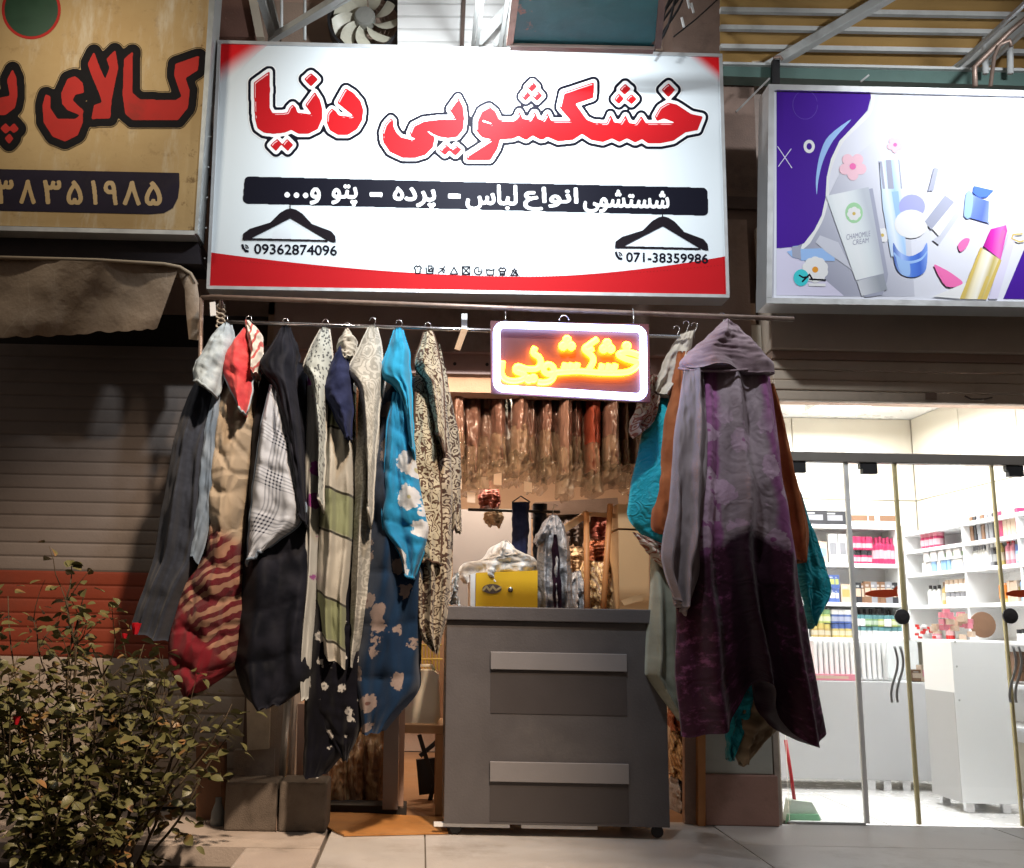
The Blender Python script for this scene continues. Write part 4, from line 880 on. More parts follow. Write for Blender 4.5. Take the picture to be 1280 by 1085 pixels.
t = cover('rose_print_sheet', 'small cream sheet with rose print bunched left of the turquoise cover', 'hanging sheet', (822, 440), YB, hook=False)
cloth('body', f_crpr, [(806, 470), (796, 505), (787, 532), (792, 545)], [(826, 470), (824, 500), (818, 525), (806, 540)], YB + .02, .10, t, 1.6, .03, 38, nv=40, nu=24)
cloth('hem_fold', f_crpr, [(790, 665), (808, 690), (830, 712)], [(812, 672), (840, 690), (846, 716)], YB + .02, .06, t, 1.6, .02, 39, nv=24, nu=24)
cloth('top_fold', plainf('cream_lining', (.40, .34, .28), (.5, .44, .36), 6), [(850, 418), (838, 436), (822, 470), (812, 492)], [(868, 412), (860, 450), (850, 480), (838, 500)], YB + .0, .08, t, 1.6, .02, 40, nv=40, nu=24)
t = cover('purple_blanket', 'big plush purple and grey blanket with a folded grey hood', 'hanging blanket', (903, 400), YB - .1)
YV = YB - .14
cloth('left_fold', f_vgrey, [(856, 462), (845, 530), (838, 600), (832, 650), (826, 700), (842, 750)], [(880, 460), (884, 540), (884, 620), (880, 680), (868, 730), (856, 768)], YV - .12, .10, t, 1.8, .04, 41, -.04, nv=80)
cloth('body', f_velvet, [(856, 452), (850, 540), (846, 640), (844, 740), (843, 850), (850, 912)], [(963, 456), (974, 560), (987, 660), (1003, 770), (1016, 850), (1026, 906)], YV, .20, t, 3.3, .065, 42, -.10, nv=140, nu=90, wr=.009, nuv=True, top=.62,
      by=lambda s: -62 * math.exp(-((s + .08) / .28) ** 2) + 8 * math.exp(-((s + .95) / .2) ** 2) + 20 * math.exp(-((s - .72) / .3) ** 2))
cloth('hood', f_velhood, [(903, 402), (880, 424), (858, 443), (848, 456), (851, 463)], [(909, 402), (930, 420), (950, 440), (966, 455), (966, 469)], YV - .04, .13, t, 1.6, .03, 45, -.03, nv=50, nu=50, top=.45, wr=.01)
# bowed piping along the hood's hem
mb = MB().tube([P(x, y, YV - .185 + .12 * abs((x - 908) / 60) ** 2) for x, y in ((848, 460), (865, 463), (885, 464), (908, 464), (930, 462), (950, 462), (966, 466))], .007, 8)
mb.build('hood_piping', f_velhood, t, smooth=True)

# ------------------------------------------------------------------ neon sign
YN = 5.72
ns = thing('neon_sign', 'lit neon laundry sign with white border and yellow lettering', 'neon sign', P(712, 500, YN))
slab('back_panel', [(613, 401), (811, 405), (813, 503), (614, 492)], YN, .03, M('smoked_acrylic', (.085, .03, .028), .35, .1, 3, 0), parent=ns)
e_w = EM('neon_white', (.42, .54, 1.0), 14.); e_o = EM('neon_amber', (1, .36, .008), 50.)
def rr(c, r):
    out = []
    for (x, y), a in zip(c, (pi, 1.5 * pi, 0, .5 * pi)):
        sx = 1 if a in (pi, .5 * pi) else -1; sy = 1 if a in (pi, 1.5 * pi) else -1
        out += [(x + sx * r + r * cos(a + k * pi / 10), y + sy * r + r * sin(a + k * pi / 10)) for k in range(6)]
    return out
MB().tube([P(x, y, YN - .035) for x, y in rr([(621, 406), (804, 411), (805, 496), (621, 486)], 9)], .021, 8, closed=True).build('border_tube', e_w, ns, smooth=True)
zn = lambda pts: zc(540, 380, 2.856, pts)
NE = [[(742, 185), (715, 175), (690, 172), (665, 180), (690, 195), (725, 205), (738, 212), (715, 235), (680, 245), (600, 245), (520, 240), (440, 245), (415, 250), (400, 240), (400, 225), (415, 215), (432, 225), (436, 250), (425, 272), (400, 280), (378, 278)],
      [(655, 215), (648, 240)], [(632, 215), (626, 240)], [(608, 215), (602, 240)], [(590, 125), (555, 150), (545, 162), (570, 185), (575, 205), (560, 235)], [(575, 158), (548, 172)],
      [(520, 212), (514, 236)], [(498, 212), (492, 236)], [(476, 212), (470, 236)], [(368, 155), (362, 175), (382, 190), (388, 210), (375, 230), (340, 232), (305, 222), (300, 240), (330, 250), (328, 265), (295, 275), (262, 268), (248, 245), (252, 205)]]
mb = MB()
for ln in NE:
    q = resample(zn(ln), max(6, len(ln) * 4)); mb.tube([P(x, y, YN - .026) for x, y in q], .018, 8)
for cx_, cy_ in ((695, 150), (625, 140), (612, 160), (638, 160), (482, 128), (468, 150), (497, 150), (345, 268), (362, 265)):
    mb.tube([P(*q, YN - .03) for q in zn(circ(cx_, cy_, 8, 9, 10))], .014, 8, closed=True)
mb.build('letter_tube', e_o, ns, smooth=True)
for x in (632, 792):
    MB().tube([P(x, 404, YN + .01), P(x, 392, YN + .05), P(x - 1, 386, YP)], .004, 6).build('chain', m_chrome, ns, smooth=True)
MB().tube([P(705 + 6 * cos(a), 400 - 6 * sin(a), YN - .01) for a in np.linspace(0, pi, 9)], .003, 6).build('hanging_loop', m_chrome, ns, smooth=True)
# ------------------------------------------------------------------ grey counter on castors
yc_ = 6.1
ct = thing('service_counter', 'grey rolling counter with two pale strips in the laundry doorway', 'counter', (.8, yc_, 0))
m_gl = M('grey_laminate', (.098, .091, .094), .5, .22, 4, .15, 70, dirt=.5, dcol=(.15, .14, .135)); m_strip = M('pale_strip', (.23, .22, .225), .45, .08, 4, .04)
A, B, C_, D_ = P(560, 772, yc_), P(833, 783, yc_), P(836, 1034, yc_), P(553, 1030, yc_)
xl, xr, zb_, zt_ = (A.x + D_.x) / 2, (B.x + C_.x) / 2, (C_.z + D_.z) / 2, (A.z + B.z) / 2
MB().box(xl, xr, yc_, yc_ + .55, zb_, zt_).build('cabinet_body', m_gl, ct, bev=.004)
MB().box(xl - .005, xr + .005, yc_ - .03, yc_ + .60, zt_ + .001, P(700, 760, yc_).z).build('worktop', m_gl, ct, bev=.006)
sx0, sx1 = P(613, 830, yc_).x, P(783, 830, yc_).x
for ya, yb in ((814, 838), (951, 978)):
    z1, z0 = P(700, ya + 2, yc_).z, P(700, yb, yc_).z
    MB().box(sx0, sx1, yc_ - .022, yc_ - .001, z0, z1).build('pull_strip', m_strip, ct, bev=.003)
for ya, yb in ((838.5, 893), (978.5, 1028)):
    MB().box(sx0 + .002, sx1 - .002, yc_ - .004, yc_ - .0005, P(700, yb, yc_).z, P(700, ya, yc_).z).build('recessed_panel', M('brown_grey_laminate', (.064, .056, .056), .5, .1, 4, .05), ct)
for x in (P(590, 1034, yc_).x, P(700, 1036, yc_).x):
    MB().box(x - .22, x + .22, yc_ + .02, yc_ + .06, zb_ - .022, zb_ - .001).build('base_rail', m_whitep, ct)
for x, y in ((xl + .07, yc_ + .07), (xr - .06, yc_ + .07), (xl + .07, yc_ + .48), (xr - .16, yc_ + .48)):
    c = MB().box(x - .022, x + .022, y - .03, y + .03, .055, zb_ - .001).build('castor', m_black, ct)
    mb = MB().lathe((x, y, .036), [(.03, -.012), (.036, -.008), (.036, .008), (.03, .012)], 14, axis='Y'); mb.build('wheel', m_black, c, smooth=False)

# ------------------------------------------------------------------ behind the counter
Y0 = 8.2
lf = lambda *a, **k: slab(*a, **k)
slab('grey_partition', [(566, 636), (664, 640), (664, 800), (566, 800)], 9.0, .04, M('grey_board', (.26, .25, .27), .5, .08, 3, .03), 'tall grey board standing behind the yellow box', 'board', bev=.004)
yb_ = thing('yellow_box', 'bright yellow metal box with dark oval badge behind the counter', 'box', P(632, 760, 7.2))
slab('body', [(595, 716), (672, 713), (672, 790), (594, 790)], 7.2, .35, M('yellow_paint', (.74, .44, .02), .4, .08, 3, .03), parent=yb_, bev=.006)
slab('side_edge', [(588, 718), (594.4, 716), (593.5, 790), (588, 790)], 7.2, .35, m_white, parent=yb_)
flat(yb_, 'badge', [circ(615, 736, 12, 6, 24)], 7.196, m_iron); flat(yb_, 'badge_emblem', strokes([[(604, 738), (608, 733), (612, 738), (616, 733), (620, 738), (626, 734)]], 1.2) , 7.193, M('badge_gold', (.5, .4, .2), .4))
MB().lathe(P(638, 737, 7.199), [(.018, -.0), (.018, .008), (.008, .012)], 14, axis='Y').build('lock', m_chrome, yb_)
def blob(name, poly, Y, D, mt, label, cat, seed, nf=2.5, amp=.05, wr=.03, parent=None, **k):   # crumpled soft pile inside a px outline (left side list, right side list)
    L, R = poly
    return cloth(name, mt, L, R, Y, D, parent, nf, amp, seed, 0, wr, nu=30, nv=36, label=label, cat=cat, **k)
g = fab('white_plastic', .35, 0); g.base(g.mix(g.noise(g.p, 6), (.70, .69, .66), (.82, .81, .78))); g.bump(g.vor(g.p, 14, 'DISTANCE_TO_EDGE'), .7, .03); f_wplas = g.m
blob('white_sack', ([(628, 676), (612, 686), (600, 700), (580, 704), (572, 716), (580, 728)], [(636, 677), (650, 690), (666, 696), (674, 706), (676, 716), (676, 730)]), 7.5, .25, f_wplas, 'heap of white plastic sacks lying on the yellow box', 'sack', 51)
blob('white_bag_tail', ([(568, 716), (563, 735), (556, 756)], [(574, 716), (572, 740), (576, 758)]), 7.0, .08, f_wplas, 'white plastic bag hanging at the left of the yellow box', 'bag', 52)
bt = thing('dark_trousers', 'folded black trousers hanging under the garment bags', 'trousers', P(650, 640, 7.9))
cloth('cloth', f_navy, [(640, 628), (640, 660), (640, 690), (641, 696)], [(662, 628), (661, 660), (659, 690), (658, 697)], 7.9, .05, bt, 1.5, .012, 53, nv=30, nu=16, top=.9)
MB().tube([P(640, 628, 7.9), P(651, 620, 7.9), P(663, 628, 7.9)], .006, 6).build('hanger', m_black, bt)
bt = thing('black_coat', 'short black coat hanging beside the folded trousers', 'coat', P(672, 640, 8.0))
cloth('cloth', f_blackf, [(666, 630), (666, 660), (666, 700)], [(684, 630), (682, 660), (680, 698)], 8.0, .06, bt, 1.5, .012, 54, nv=30, nu=16, top=.9)
# row of oddments on a dark rail
rod('inner_rail', (585, 637), (700, 640), .012, m_black, 'black rail under the garment bags inside the laundry', 7.95)
g = fab('silver_plastic', .22, 0); g.set(Specular_IOR_Level=.7); g.base(g.mix(g.noise(g.p, 5), (.20, .19, .20), (.42, .41, .41))); g.bump(g.noise(g.p, 16, 4), .8, .04); f_silv = g.m
sj = thing('wrapped_suit', 'grey suit in shiny clear wrap hanging beside the yellow box', 'suit', P(692, 640, 7.35))
cloth('jacket', f_silv, [(688, 644), (676, 658), (672, 690), (668, 740), (670, 790)], [(696, 644), (706, 658), (712, 690), (716, 740), (718, 790)], 7.35, .14, sj, 3, .03, 55, nv=60, nu=40, wr=.02)
cloth('sleeve', f_silv, [(682, 652), (670, 668), (666, 676)], [(690, 660), (682, 674), (674, 682)], 7.25, .06, sj, 1, .02, 56, nv=24, nu=14)
cloth('lapel', f_vdark, [(692, 668), (690, 700), (692, 760), (692, 790)], [(696, 668), (700, 700), (702, 760), (704, 790)], 7.2, .02, sj, 1, .006, 57, nv=24, nu=10)
MB().tube([P(690, 646, 7.35), P(693, 630, 7.35), P(697, 632, 7.35)], .004, 6).build('hanger_hook', m_chrome, sj)
# bamboo easel frame
ez = thing('wooden_trestle', 'tan wooden trestle with sloping legs behind the counter', 'trestle', P(750, 760, 7.8))
for i, (a, b) in enumerate((((733, 640), (734, 790)), ((763, 630), (752, 790)))): MB().tube([P(*a, 7.7), P(*b, 7.7)], .022, 8).build('leg', m_orwood, ez, smooth=True)
MB().bar(P(728, 642, 7.72), P(772, 645, 7.72), .03, .03).build('cross_bar', m_wood, ez)
MB().bar(P(704, 662, 7.6), P(734, 642, 7.75), .03, .05).build('sloping_board', m_wood, ez)
# rolled carpets in bags
g = fab('brown_plastic', .3, 0); g.set(Specular_IOR_Level=.6); g.base(g.mix(g.ramp(g.wave(g.map(g.p, rot=(0, .7, .5)), 9, 5, 2), .4, .6), (.24, .13, .06), (.50, .33, .15))); g.bump(g.noise(g.p, 24, 3), .8, .03); f_bplas = g.m
g = fab('red_plastic', .3, 0); g.base(g.mix(g.noise(g.p, 8), (.22, .05, .03), (.36, .14, .07))); g.bump(g.noise(g.p, 22, 3), .8, .03); f_rplas = g.m
for i, (L, R_, Y, mt, lab) in enumerate((
    ([(728, 700), (722, 730), (722, 790)], [(772, 704), (772, 740), (772, 790)], 8.0, f_bplas, 'gold striped bagged bundle behind the wooden trestle'),
    ([(738, 676), (730, 690), (732, 708)], [(768, 676), (774, 690), (772, 708)], 8.2, f_rplas, 'reddish bagged bundle on top of the striped bundle'),
    ([(714, 716), (708, 740), (706, 790)], [(726, 712), (730, 740), (730, 790)], 7.9, f_silv, 'grey plastic bundle between the suit and the trestle'),
    ([(838, 868), (836, 890), (838, 910)], [(856, 868), (858, 890), (856, 912)], 7.2, f_rplas, 'red bagged bundle right of the counter, topmost in its pile'),
    ([(838, 912), (837, 940), (838, 968)], [(856, 914), (857, 940), (856, 970)], 7.2, f_bplas, 'gold bagged bundle right of the counter, middle of its pile'),
    ([(838, 970), (836, 1000), (838, 1030)], [(856, 972), (858, 1000), (856, 1030)], 7.2, f_silv, 'grey bagged bundle right of the counter, lowest in its pile'))):
    blob('bagged_bundle', (L, R_), Y, .16, mt, lab, 'bundle', 60 + i, group='bagged bundles inside the laundry')
cb = thing('cardboard_panel', 'tall tan cupboard side beside the turquoise cover', 'cupboard', P(795, 760, 7.6))
m_card = M('tan_board', (.48, .31, .16), .6, .06, 3, .05)
slab('upper_panel', [(772, 630), (810, 630), (810, 661), (773, 660)], 7.6, .4, m_card, parent=cb)
slab('lower_panel', [(773, 662.5), (811, 664), (811, 800), (775, 800)], 7.6, .4, m_card, parent=cb)
slab('open_flap', [(776, 751), (802, 742), (804, 750), (780, 757)], 7.45, .02, m_card, parent=cb)
slab('orange_post', [(873, 905), (882, 905), (882, 1043), (873, 1042)], YF - .14, .1, m_orwood, 'thin orange door post at the left of the stone pillar', 'post', bev=.003)
slab('brown_door_edge', [(856, 905), (872.6, 905), (872.6, 1042), (856, 1041)], YF - .08, .06, m_brown, 'narrow brown door edge beside the orange post', 'door edge')
# garment bags: a long row of brown covers in clear film
g = G('garment_brown'); p = g.pos(); oi = g.n('ShaderNodeObjectInfo', out=5)
c = g.mix(oi, (.17, .08, .06), (.40, .24, .18)); g.base(g.mix(g.noise(p, 4, 4), (.20, .10, .075), c)); g.set(Roughness=.34, Specular_IOR_Level=.6, Coat_Weight=.6, Coat_Roughness=.10); g.bump(g.noise(g.map(p, (1, 1, .16)), 13, 2), .8, .03); m_garb = g.m
m_garr = M('garment_red', (.33, .065, .035), .45, .1, 5, .5, 18)
g = G('clear_film'); p = g.pos(); g.base((.55, .40, .26)); g.set(Roughness=.16, Specular_IOR_Level=.9, Alpha=.34); g.bump(g.noise(g.map(p, (1, 1, .22)), 15, 3, .5), 1., .03); m_film = g.m
m_tag = M('paper_tag', (.62, .45, .32), .7)
xs = [572, 589, 606, 622, 637, 649, 660, 671, 681, 693, 705, 716, 727, 739, 751, 762, 774, 788]
ws = [17, 21, 22, 21, 17, 18, 16, 17, 15, 18, 19, 16, 18, 19, 18, 17, 18, 19]
desc = ['set against the patterned cover', 'beneath the left end of the neon sign']
mb_tmp = None
for i, (x, w_) in enumerate(zip(xs, ws)):
    yb2 = 602 + 10 * sin(i * 2.1) + random.uniform(-10, 8); Y = 7.6 + .16 * (i * 7 % 5) / 2; yt = 455; w_ *= random.uniform(.8, 1.2)
    ORD = ('first second third fourth fifth sixth seventh eighth ninth tenth eleventh twelfth thirteenth fourteenth fifteenth sixteenth seventeenth eighteenth').split()
    lab = f'{ORD[i]} brown garment bag from the left in the row inside the laundry'
    if i == 13: lab = 'only rust red garment in the row of brown garment bags'
    elif i == 0: lab = 'leftmost brown garment bag, half behind the scroll patterned cover'
    elif i == 2: lab = 'wide gold glinting garment bag under the left end of the neon sign'
    elif i == 17: lab = 'rightmost brown garment bag beside the rose print sheet'
    t = thing('garment_bag', lab, 'garment bag', P(x, yb2, Y), 'row of bagged garments inside the laundry')
    cloth('garment', m_garr if i == 13 else m_garb, [(x - w_ * .35, yt), (x - w_ * .55, 500), (x - w_ * .5, yb2 - 14)], [(x + w_ * .35, yt), (x + w_ * .55, 500), (x + w_ * .5, yb2 - 14)], Y, .22, t, 1.4, .02, 70 + i, nv=40, nu=24, wr=.02, top=.8)
    cloth('film_skirt', m_film, [(x - w_ * .56, yb2 - 48), (x - w_ * .6, yb2 - 20), (x - w_ * .8, yb2 + random.uniform(4, 14))], [(x + w_ * .56, yb2 - 48), (x + w_ * .6, yb2 - 20), (x + w_ * .8, yb2 + random.uniform(4, 14))], Y - .03, .24, t, 3, .03, 90 + i, nv=26, nu=20, wr=.03, top=.8)
    if i in (0, 1, 2, 3, 6):
        q = yb2 + random.uniform(-4, 6); slab('paper_tag', [(x - 5, q), (x + 5, q + random.uniform(-2, 2)), (x + 5, q + 14), (x - 5, q + 13)], Y - .30, .002, m_tag, parent=t)
rod('bag_rail', (540, 456), (830, 462), .016, m_iron, 'iron rail carrying the bagged garments behind the neon sign', 7.7)
# ------------------------------------------------------------------ beside the counter on the left
tb = thing('wooden_table', 'small pale wooden table left of the grey counter', 'table', P(530, 1000, 6.75))
z_t = P(525, 906, 6.75).z; xa, xb = P(486, 906, 6.75).x, P(556, 906, 6.75).x
MB().box(xa, xb, 6.75, 7.25, z_t - .055, z_t).build('tabletop', m_wood, tb, bev=.004)
for x in (xa + .03, xb - .03):
    for y in (6.78, 7.2): MB().box(x - .024, x + .024, y - .02, y + .02, -.006, z_t - .057).build('leg', m_wood, tb, bev=.003)
jc = thing('jerrycan', 'white plastic jerrycan standing on the small wooden table', 'jerrycan', P(525, 904, 6.85))
m_jerry = M('milky_plastic', (.72, .66, .54), .4, .05, 4, .05, Subsurface_Weight=.1)
slab('body', [(502, 842), (508, 838), (541, 838), (549, 843), (550, 898), (545, 905), (506, 905), (501, 899)], 6.85, .22, m_jerry, parent=jc, bev=.012)
MB().lathe(P(514, 838, 6.95) + Vector((0, 0, -.004)), [(.03, 0), (.03, .035), (.034, .036), (.034, .06), (.0, .062)], 14).build('cap', M('yellow_cap', (.62, .50, .03), .4), jc)
MB().tube([P(522, 839, 6.95), P(524, 832, 6.95), P(540, 832, 6.95), P(543, 839, 6.95)], .011, 8).build('handle', m_jerry, jc, smooth=True)
bs = thing('wicker_basket', 'yellow wire basket hanging above the white jerrycan', 'basket', P(532, 830, 7.1))
for i in range(8): MB().tube([P(519 + i * 4.2, 806, 7.1), P(520 + i * 4.1, 838, 7.1)], .006, 5).build('wire', M('yellow_wire', (.5, .34, .06), .5) if i == 0 else bpy.data.materials['yellow_wire'], bs)
MB().tube([P(516, 806, 7.1), P(552, 806, 7.1)], .008, 6).tube([P(516, 824, 7.1), P(553, 824, 7.1)], .008, 6).build('rim', bpy.data.materials['yellow_wire'], bs)
df = thing('door_frame', 'grey metal door frame left of the wooden table', 'door frame', P(508, 1010, YF))
slab('jamb', [(482, 800), (500, 800), (497, 1012), (478, 1012)], YF - .02, .06, M('grey_door_metal', (.19, .165, .17), .45, .1, 5, .05), parent=df, bev=.003)
slab('stop', [(500.5, 800), (508, 800), (504, 1010), (497.5, 1010)], YF + .02, .04, m_brown, parent=df)
g = fab('wrapped_rug', .25, 0); g.set(Specular_IOR_Level=.7); g.base(g.mix(g.ramp(g.noise(g.map(g.p, (3, 3, .5)), 6, 4), .45, .6), (.20, .10, .05), (.46, .30, .16))); g.bump(g.noise(g.map(g.p, (3, 3, .6)), 8, 4), .9, .03); f_rug = g.m
for i, (xa, xb, yt, yb2, lab) in enumerate(((412, 434, 925, 1006, 'rolled rug in clear wrap leaning behind the black flowered cover'), (432, 455, 912, 1006, 'brown rolled rug in the middle of the wrapped rugs'), (453, 482, 900, 1006, 'gold streaked rolled rug nearest the door frame'))):
    blob('rolled_rug', ([(xa, yt), (xa - 1, 950), (xa, yb2)], [(xb, yt), (xb + 1, 950), (xb, yb2)]), 7.0 + .05 * i, .12, f_rug, lab, 'rug', 120 + i, 1.2, .015, .012, group='rolled rugs standing inside the laundry')
slab('dark_plank', [(408, 1006), (508, 1008), (508, 1028), (408, 1028)], YF + .02, .2, m_dark, 'black plank lying on the floor under the rolled rugs', 'plank', bev=.004)
ch = thing('black_chair', 'black folding chair pushed under the small wooden table', 'chair', P(540, 1010, 7.3))
MB().bar(P(525, 945, 7.4), P(560, 915, 7.4), .03).bar(P(524, 918, 7.3), P(552, 1012, 7.3), .03).bar(P(560, 918, 7.3), P(534, 1012, 7.35), .03).build('frame', m_black, ch)
slab('seat', [(520, 950), (556, 946), (558, 990), (524, 994)], 7.35, .05, m_black, parent=ch, bev=.01)
# things at the foot of the denim cover
slab('cream_board', [(308, 870), (338, 868), (336, 936), (309, 938)], 6.6, .04, M('cream_board', (.72, .66, .54), .6, .1, 5, .1, dirt=.3), 'stained cream board leaning behind the concrete blocks', 'board', bev=.003)
slab('grey_plinth', [(292, 938), (343, 936), (343, 975), (292, 977)], 6.62, .1, m_concp, 'low grey plinth under the cream board', 'plinth', bev=.004)
slab('brown_crate', [(245, 930), (276, 932), (276, 1030), (245, 1030)], 6.45, .2, M('crate_brown', (.20, .10, .055), .6, .2), 'brown crate between the rose bush and the concrete blocks', 'crate', bev=.004)
slab('brown_doorleaf', [(372, 880), (412, 880), (410, 980), (370, 980)], 6.75, .05, m_brown, 'brown door leaf folded back behind the black hanging corner', 'door')
# concrete blocks with the steel post between them
m_blk = M('kerb_block', (.14, .115, .095), .9, .3, 18, .6, 140, dirt=.4)
zb1 = 0.0
def block(name, x0, x1, lab):
    a, b = P(x0, 1040, 6.13).x, P(x1, 1040, 6.13).x; zt = P((x0 + x1) / 2, 978, 6.13).z
    t = MB().box(a, b, 6.13, 6.42, 0, zt).build(name, m_blk, bev=.012, label=lab, cat='concrete block', group='concrete blocks round the steel post'); return t
block('concrete_block', 279, 344, 'left grey concrete block at the foot of the steel post')
block('concrete_block', 347, 407, 'right grey concrete block at the foot of the steel post')
po = thing('steel_post', 'rusty steel tube post rising between the concrete blocks', 'post', P(346, 1035, 6.45))
MB().tube([P(352, 985, 6.47) + Vector((0, 0, -.2)), P(360, 880, 6.47), P(366, 760, 6.47)], .028, 12).build('tube', m_steel, po, smooth=True)
MB().tube([P(345.5, 982, 6.30), P(345.5, 1038, 6.125)], .006, 6).tube([P(338, 980, 6.3), P(346, 975, 6.32), P(352, 981, 6.3)], .01, 6).build('binding_wire', m_rust, po, smooth=True)
MB().lathe(P(272, 1025, 6.3), [(.035, -.06), (.045, -.03), (.04, .05), (.02, .1), (.02, .13)], 12).build('glass_bottle', M('bottle_grey', (.2, .22, .23), .1, .1, 5, 0), smooth=True, label='small grey bottle lying left of the concrete blocks', cat='bottle')

q_ = [PZ(408, 1016, .0), PZ(556, 1024, .0), PZ(560, 1043, .0), PZ(430, 1046, .0), PZ(409, 1036, .0)]
MB().prism([v + Vector((0, 0, .012)) for v in q_], [v + Vector((0, 0, .002)) for v in q_]).build('floor_reflection', M('orange_reflection', (.50, .23, .07), .5, .3, 6, .2, 60, dirt=.4), label='worn orange brown floor mat left of the grey counter', cat='mat')  # thin orange sheet paints the warm light reflected on the floor

slab('iron_shelf', [(668, 628), (772, 622), (774, 640), (668, 645)], 8.6, .25, m_iron, 'dark iron shelf under the bagged garments behind the wooden trestle', 'shelf', bev=.004)
m_pk = [M('bundle_maroon', (.20, .05, .04), .6, .25, 9, .5, 20), M('bundle_dark', (.06, .045, .045), .7, .25, 9, .5, 20), M('bundle_tan', (.42, .30, .19), .6, .25, 9, .5, 20)]
for i, (L, R_, Y, k, lab) in enumerate((
    ([(698, 646), (696, 662), (699, 680)], [(728, 644), (732, 660), (728, 682)], 8.7, 1, 'dark folded bundle below the iron shelf, left of the trestle'),
    ([(702, 684), (700, 700), (703, 716)], [(730, 684), (732, 700), (730, 718)], 8.6, 2, 'tan folded bundle under the dark one, left of the trestle'),
    ([(738, 646), (736, 660), (738, 674)], [(770, 645), (772, 660), (770, 674)], 8.75, 0, 'maroon folded bundle just under the iron shelf between the trestle legs'),
    ([(600, 612), (598, 624), (601, 636)], [(624, 612), (626, 624), (624, 636)], 8.3, 0, 'small maroon bundle on the black rail beneath the paper tags'),
    ([(606, 640), (604, 648), (608, 655)], [(628, 640), (630, 648), (624, 656)], 8.0, 2, 'small tan bundle hanging under the black rail'))):
    blob('folded_bundle', (L, R_), Y, .14, m_pk[k], lab, 'bundle', 140 + i, 2.5, .03, .02, group='folded bundles inside the laundry')
# ------------------------------------------------------------------ cosmetics shop: shutter box, glass front, interior
YG = YF
XR, XF = 4.62, 4.32        # right wall, front of its shelves
YBK = 9.3                  # back wall
m_beige = M('beige_wall_panel', (.66, .61, .52), .45, .06, 2, .03)
bw = MB().box(2.34, 6, YBK + .03, YBK + .15, 0, 3.4).build('cosmetics_back_wall', m_beige, kind='structure')
rw = MB().box(XR + .03, XR + .15, YF + .06, YBK + .03, 0, 3.4).build('cosmetics_side_wall', m_beige, kind='structure')
def panels(parent, a0, a1, n, fixed, axis):
    for i in range(n):
        for z0, z1 in ((1.9, 2.42), (2.42, 3.2)):
            u0 = a0 + (a1 - a0) * i / n + .004; u1 = a0 + (a1 - a0) * (i + 1) / n - .004
            b = MB().box(u0, u1, fixed, fixed + .028, z0 + .004, z1 - .004) if axis == 'x' else MB().box(fixed, fixed + .028, u0, u1, z0 + .004, z1 - .004)
            b.build('wall_panel', m_beige, parent, bev=.003)
panels(bw, 2.36, XR, 2, YBK, 'x'); panels(rw, YF + .1, YBK, 3, XR, 'y')
MB().box(2.34, 6, YF + .06, YBK + .1, 3.2, 3.3).build('cosmetics_ceiling', m_whitep, kind='structure')
cl_ = thing('ceiling_light', 'bright square ceiling light in the cosmetics shop', 'ceiling light', (3.62, 8.5, 3.1))
MB().box(3.42, 3.82, 8.3, 8.7, 3.1, 3.198).build('diffuser', EM('lamp_white', (1, .98, .95), 5), cl_)
MB().box(3.40, 3.84, 8.28, 8.72, 3.13, 3.196).build('frame', m_white, cl_)
# shutter housing above the front
hs = thing('shutter_housing', 'taupe roller shutter housing above the cosmetics shop front', 'shutter', (3.6, YF, 2.9))
ZA, ZB2, ZC, ZD = P(1100, 385, YF).z, P(1100, 446, YF).z, P(1100, 456, YF).z, P(1100, 506, YF).z
xL = P(958, 500, YF).x
MB().box(xL, 6, YF - .16, YF + .1, ZB2, ZA + .6).build('box_cover', m_taupe, hs, bev=.006)
MB().box(xL + .01, 6, YF - .12, YF + .05, ZC, ZB2 - .002).build('lip', m_brown, hs)
n = 4
for i in range(n):
    z1 = ZC - (ZC - ZD) * i / n; z0 = ZC - (ZC - ZD) * (i + 1) / n
    MB().box(xL + .02, 6, YF - .10 + .012 * (i % 2), YF - .02, z0 + .003, z1 - .002).build('slat', m_taupe, hs, bev=.008)
slab('bottom_rail_label', [(1157, 491), (1171, 491.3), (1171, 500), (1157, 499.6)], YF - .112, .003, m_rust, parent=hs)
MB().tube([P(1206, 495, YF - .11), P(1214, 499, YF - .13), P(1230, 499, YF - .13), P(1240, 497, YF - .11)], .006, 6).build('pull_handle', m_iron, hs, smooth=True)
# glass front
gf = thing('glazed_entrance', 'clear glass front of the cosmetics shop with steel edges and handles', 'shop front', (3.4, YG, 0))
g = G('shop_glass'); tr = g.n('ShaderNodeBsdfTransparent', Color=(.97, .985, .98)); gl = g.n('ShaderNodeBsdfGlossy', Color=(1, 1, 1), Roughness=.02)
fr = g.n('ShaderNodeFresnel', IOR=1.35)
mx = g.t.nodes.new('ShaderNodeMixShader'); g.put(mx.inputs[0], g.ma('MULTIPLY', fr, .9)); g.t.links.new(tr, mx.inputs[1]); g.t.links.new(gl, mx.inputs[2]); g.t.links.new(mx.outputs[0], g.o.inputs[0]); m_glass = g.m
zT0, zT1 = P(1100, 579, YG).z, P(1100, 567, YG).z
MB().box(xL, 6, YG - .03, YG + .05, zT0, zT1).build('transom_bar', M('dark_alu', (.26, .24, .22), .4, .1, 5, .05, metal=.5), gf, bev=.004)
xs = [xL + .02] + [(P(a, 800, YG).x) for a in (1070, 1132, 1259)] + [6]
for i in range(4):
    MB().box(xs[i] + .006, xs[i + 1] - .006, YG, YG + .01, .012, zT0 - .004).build('glass_pane', m_glass, gf)
MB().box(xL + .02, 6, YG, YG + .01, zT1 + .003, ZD + .02).build('transom_glass', m_glass, gf)
m_edge = M('yellow_glass_edge', (.58, .50, .26), .3, .15, 10, 0)
